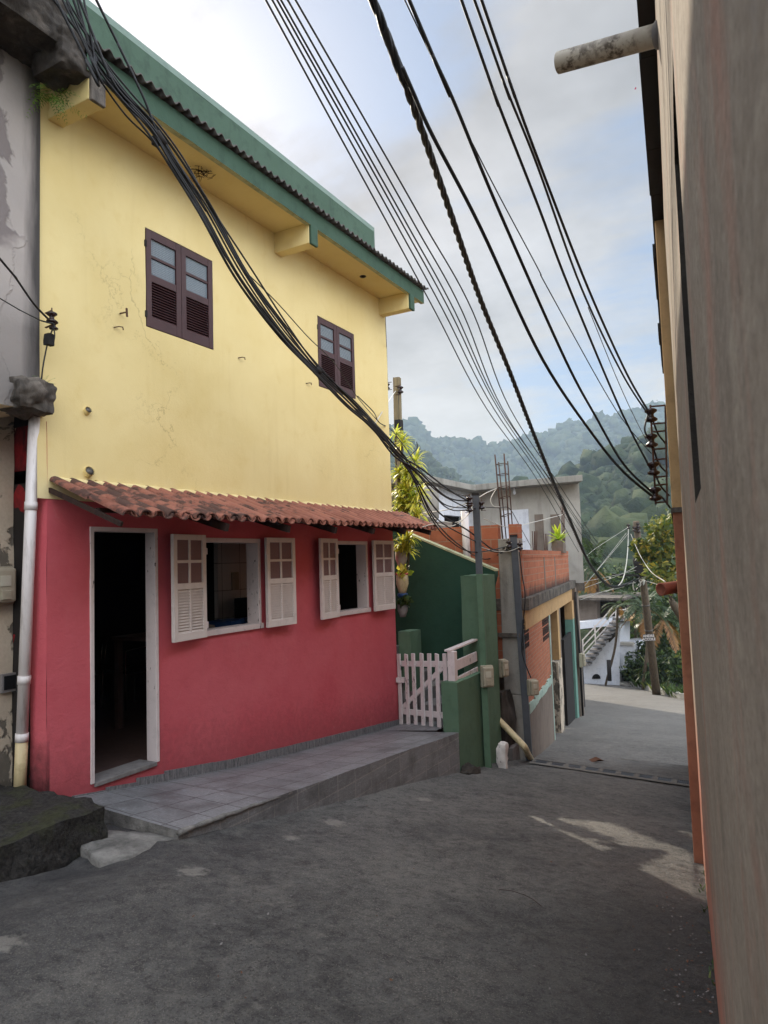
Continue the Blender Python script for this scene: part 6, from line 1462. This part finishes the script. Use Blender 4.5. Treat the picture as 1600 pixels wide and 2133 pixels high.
def bush(px, py, D, r_, n, size, label, seed, mats=('leaf_bush', 'leaf_dark'), flat=.75):
    c = at(px, py, D=D); g = random.Random(seed); t = thing('bush', label, 'bush', c-Vector((0, 0, r_)), 'bushes below the street end')
    cs = [tuple(c+Vector((g.uniform(-1, 1)*r_*.8, g.uniform(-.8, .8)*r_, g.uniform(-.5, .6)*r_*flat))) for _ in range(9)]; rs = [(r_*g.uniform(.35, .6),)*3 for _ in cs]
    leafcloud('foliage', list(mats), t, cs, rs, n, size, seed, .5)
    mb = MB()
    for k in range(4): mb.tube([c+Vector((g.uniform(-.1, .1), 0, -r_*1.3)), Vector(cs[k])], .02, 'pole_wood', 5)
    build(mb, 'stem', t)
bush(1398, 1392, 28.5, 1.0, 1500, .2, 'dark leafy bush at the foot of the right wall edge', 1)
bush(1370, 1370, 31, 1.1, 1300, .2, 'bright bush behind the leaning pole base', 2)
bush(1330, 1405, 31.5, .8, 1200, .17, 'low bush between the white house and the pole', 3)
bush(1305, 1405, 33.2, .6, 800, .16, 'small bush beside the tan pier of the white house', 4)
bush(1312, 1318, 40, 1.2, 1200, .24, 'pale green bush behind the white house ledge', 5, ('leaf_yellow', 'leaf_bush'))
bush(1345, 1345, 38, 1.2, 1200, .26, 'dark thicket behind the slender palm trunk', 6, ('leaf_dark', 'leaf_bush'))
bush(1400, 1330, 34, 1.4, 1500, .26, 'tall leafy thicket at the right wall edge', 7)
bush(1225, 1268, 44, 1.3, 1000, .28, 'dark thicket behind the roof of the white house', 8, ('leaf_dark', 'leaf_bush'))
bush(1385, 1260, 40, 1.7, 1500, .3, 'dense green thicket under the yellow-leaved tree', 9, ('leaf_dark', 'leaf_bush'))
bush(1290, 1230, 48, 1.8, 1500, .32, 'dense dark thicket high behind the white stair house', 10, ('leaf_dark', 'leaf_bush'))
bush(1340, 1225, 46, 1.8, 1500, .32, 'dense dark thicket behind the crossarm of the pole', 11, ('leaf_dark', 'leaf_bush'))
V = []; F = []; g = random.Random(3)
for i in range(1400):
    x = g.uniform(-8, -2.2); y = kerb_y(x)+.3+abs(g.gauss(0, .7)); z = gz(x, y)-.15-(y-kerb_y(x))*.15; az = g.uniform(0, 6.28); h = g.uniform(.25, .75)
    d = Vector((math.cos(az)*.35, math.sin(az)*.35, 1))*h; e = Vector((-math.sin(az), math.cos(az), 0))*.025; p = Vector((x, y, z)); o = len(V)
    V += [p-e, p+e, p+d*.6+e*.8, p+d+Vector((math.cos(az), math.sin(az), -.3))*h*.25]; F.append((o, o+1, o+2, o+3))
np_mesh('tall_grass', [tuple(v) for v in V], F, ['leaf_bush'], None, label='tall rank grass behind the far kerb', kind='stuff')
rosette(at(1353, 1398, D=29), 'agave', 'spiky grass clump at the base of the leaning pole', 40, .9, 8, 'leaf_bush', None, .06)
a = gnd(1305, 1428); mb = MB(); mb.rock(a+Vector((-.5, -.15, 0)), a+Vector((.35, .2, .12)), 'pale_concrete', 8, .08, 5.); build(mb, 'rubble_heap', None, 'pale heap of rubble by the far kerb', 'rubble')
a = at(1322, 187, D=5.); mb = MB(); mb.add([a, a+Vector((.006, .002, .010)), a+Vector((.012, 0, .018)), a+Vector((.002, .003, .014))], [(0, 1, 2, 3)], 'petal'); mb.add([a, a+Vector((.010, .006, .006)), a+Vector((.012, 0, .018))], [(0, 1, 2)], 'petal'); build(mb, 'petal', None, 'tiny pink petal drifting in the air under the spout pipe', 'petal')

# ------------------------------------------------------------------ hills with their forest, air
def hill(name, label, ridge, Dr, D0, z0, amp, n_tree, tr, n_leaf, lsize, seed, pw=1.15, px_lo=770, px_hi=1460, flabel=None, top_only=False, jag=1.):
    g = np.random.default_rng(seed); cols = np.arange(-300, 2010, 30.); S_ = 22
    rx = [r_[0] for r_ in ridge]; ry = [r_[1] for r_ in ridge]
    grid = []
    for px in cols:
        py = float(np.interp(px, rx, ry)); top = at(px, py, D=Dr); dirv = Vector((top.x, top.y, 0)); rl_ = dirv.length; dirv.normalize(); col = []
        for s in range(S_+6):
            k = s/S_
            if k <= 1: r_ = D0+(rl_-D0)*k; z = z0+(top.z-z0)*k**pw; w = math.sin(math.pi*min(1, k))
            else: r_ = rl_*(1+(k-1)*.35); z = top.z-(k-1)*rl_*.2; w = 0
            p = dirv*r_; z += w*amp*(N3(p.x, p.y, seed, 1/(amp*6.))+.4*N3(p.x, p.y, seed+3, 1/(amp*2.2)))
            col.append(Vector((p.x, p.y, z)))
        grid.append(col)
    nS = S_+6; vs = [p for c in grid for p in c]; fs = [(i*nS+j, (i+1)*nS+j, (i+1)*nS+j+1, i*nS+j+1) for i in range(len(cols)-1) for j in range(nS-1)]
    build(MB().add(vs, fs, 'hill_ground', True), name, label=label, kind='structure')
    if not n_tree: return
    c0 = (px_lo+300)/30; c1 = (px_hi+300)/30; cs = []; rs = []
    for i in range(n_tree):
        u = g.uniform(c0, c1); s = (S_*(1-.55*g.random()**1.6)) if top_only else S_*min(1.015, (g.random()**.75)*1.02); i0 = int(u); j0 = min(nS-2, int(s)); fu = u-i0; fv = s-j0
        p = grid[i0][j0]*((1-fu)*(1-fv))+grid[i0+1][j0]*(fu*(1-fv))+grid[i0][j0+1]*((1-fu)*fv)+grid[i0+1][j0+1]*(fu*fv)
        r_ = tr*g.choice((.45, .6, .8, 1., 1.35))*g.uniform(.85, 1.15)*(1.5 if g.random() < .08*jag else 1)
        for q in range(3): cs.append((p.x+g.uniform(-.55, .55)*r_, p.y+g.uniform(-.55, .55)*r_, p.z+r_*g.uniform(.3, 1.1))); rs.append((r_*.55, r_*.55, r_*.5))
    V, F = lumps(name, cs, rs, None, seed+9); o = np_mesh(name+'_forest', V, F, ['forest_leaf'], None, label=flabel, kind='stuff')
    o.data.polygons.foreach_set('use_smooth', np.ones(len(F), bool))
    if n_leaf: leafcloud('leaves', ['forest_leaf'], o, cs, np.asarray(rs)*1.08, n_tree*n_leaf, lsize, seed+50, .9, 0, None, .9)
hill('far_hills', 'far hazy forested ridge closing the valley', [(-900, 800), (500, 860), (760, 895), (830, 907), (860, 912), (900, 926), (960, 940), (1003, 951), (1040, 944), (1100, 931), (1180, 913), (1240, 894), (1300, 881), (1400, 872), (1700, 850), (2600, 800)], 900, 420, -60, 22, 9000, 8., 12, 2.2, 1, 1.1, 700, 1750, 'dense hazy forest covering the far ridge')
hill('left_spur', 'grassy spur sloping down from the left in the middle distance', [(-900, 700), (600, 800), (800, 893), (835, 917), (870, 948), (910, 978), (950, 1006), (990, 1030), (1040, 1055), (1200, 1110), (2600, 1200)], 480, 200, -40, 9, 900, 3.2, 24, 1.2, 2, 1.1, 800, 1060, 'scattered trees on the middle spur', True)
hill('near_hillside', 'steep dark wooded hillside on the right behind the houses', [(-900, 1120), (900, 1110), (1100, 1060), (1170, 1036), (1210, 1012), (1235, 990), (1275, 972), (1320, 958), (1345, 944), (1390, 922), (1500, 880), (1800, 800), (2600, 700)], 290, 60, -16, 7, 4600, 3.9, 170, .75, 3, 1.3, 1080, 1850, 'dense wood on the near hillside')
for px, py, lb in ((1354, 1057, 'tiny white roofed house high on the wooded hillside'), (1264, 1141, 'small pale house lower on the wooded hillside')):
    c = at(px, py, D=150 if py > 1100 else 215); mb = MB(); w = 1.5 if py > 1100 else 1.7; t = thing('hillside_house', lb, 'house', c)
    mb.box(c+Vector((-w, -1.5, -1)), c+Vector((w, 2.5, .7)), 'white_render'); build(mb, 'wall', t); mb = MB(); mb.prism([c+Vector((-w-.3, -1.9, .7)), c+Vector((w+.3, -1.9, .7)), c+Vector((w+.3, .5, 1.5)), c+Vector((-w-.3, .5, 1.5))], (0, 2.6, -.4), 'white_render'); build(mb, 'roof', t)
def air():
    m = bpy.data.materials.new('haze_air'); m.use_nodes = True; nt = m.node_tree; nt.nodes.clear(); o = nt.nodes.new('ShaderNodeOutputMaterial'); v = nt.nodes.new('ShaderNodeVolumePrincipled')
    v.inputs['Color'].default_value = (.62, .80, 1., 1); v.inputs['Density'].default_value = HAZE; v.inputs['Anisotropy'].default_value = .15
    nt.links.new(v.outputs[0], o.inputs['Volume']); MATS['haze_air'] = m
    mb = MB(); mb.box((-1350, -1350, -120), (1350, 1350, 172), 'haze_air'); build(mb, 'haze', label='pale morning haze filling the valley air', kind='stuff')
HAZE = .00048
air()
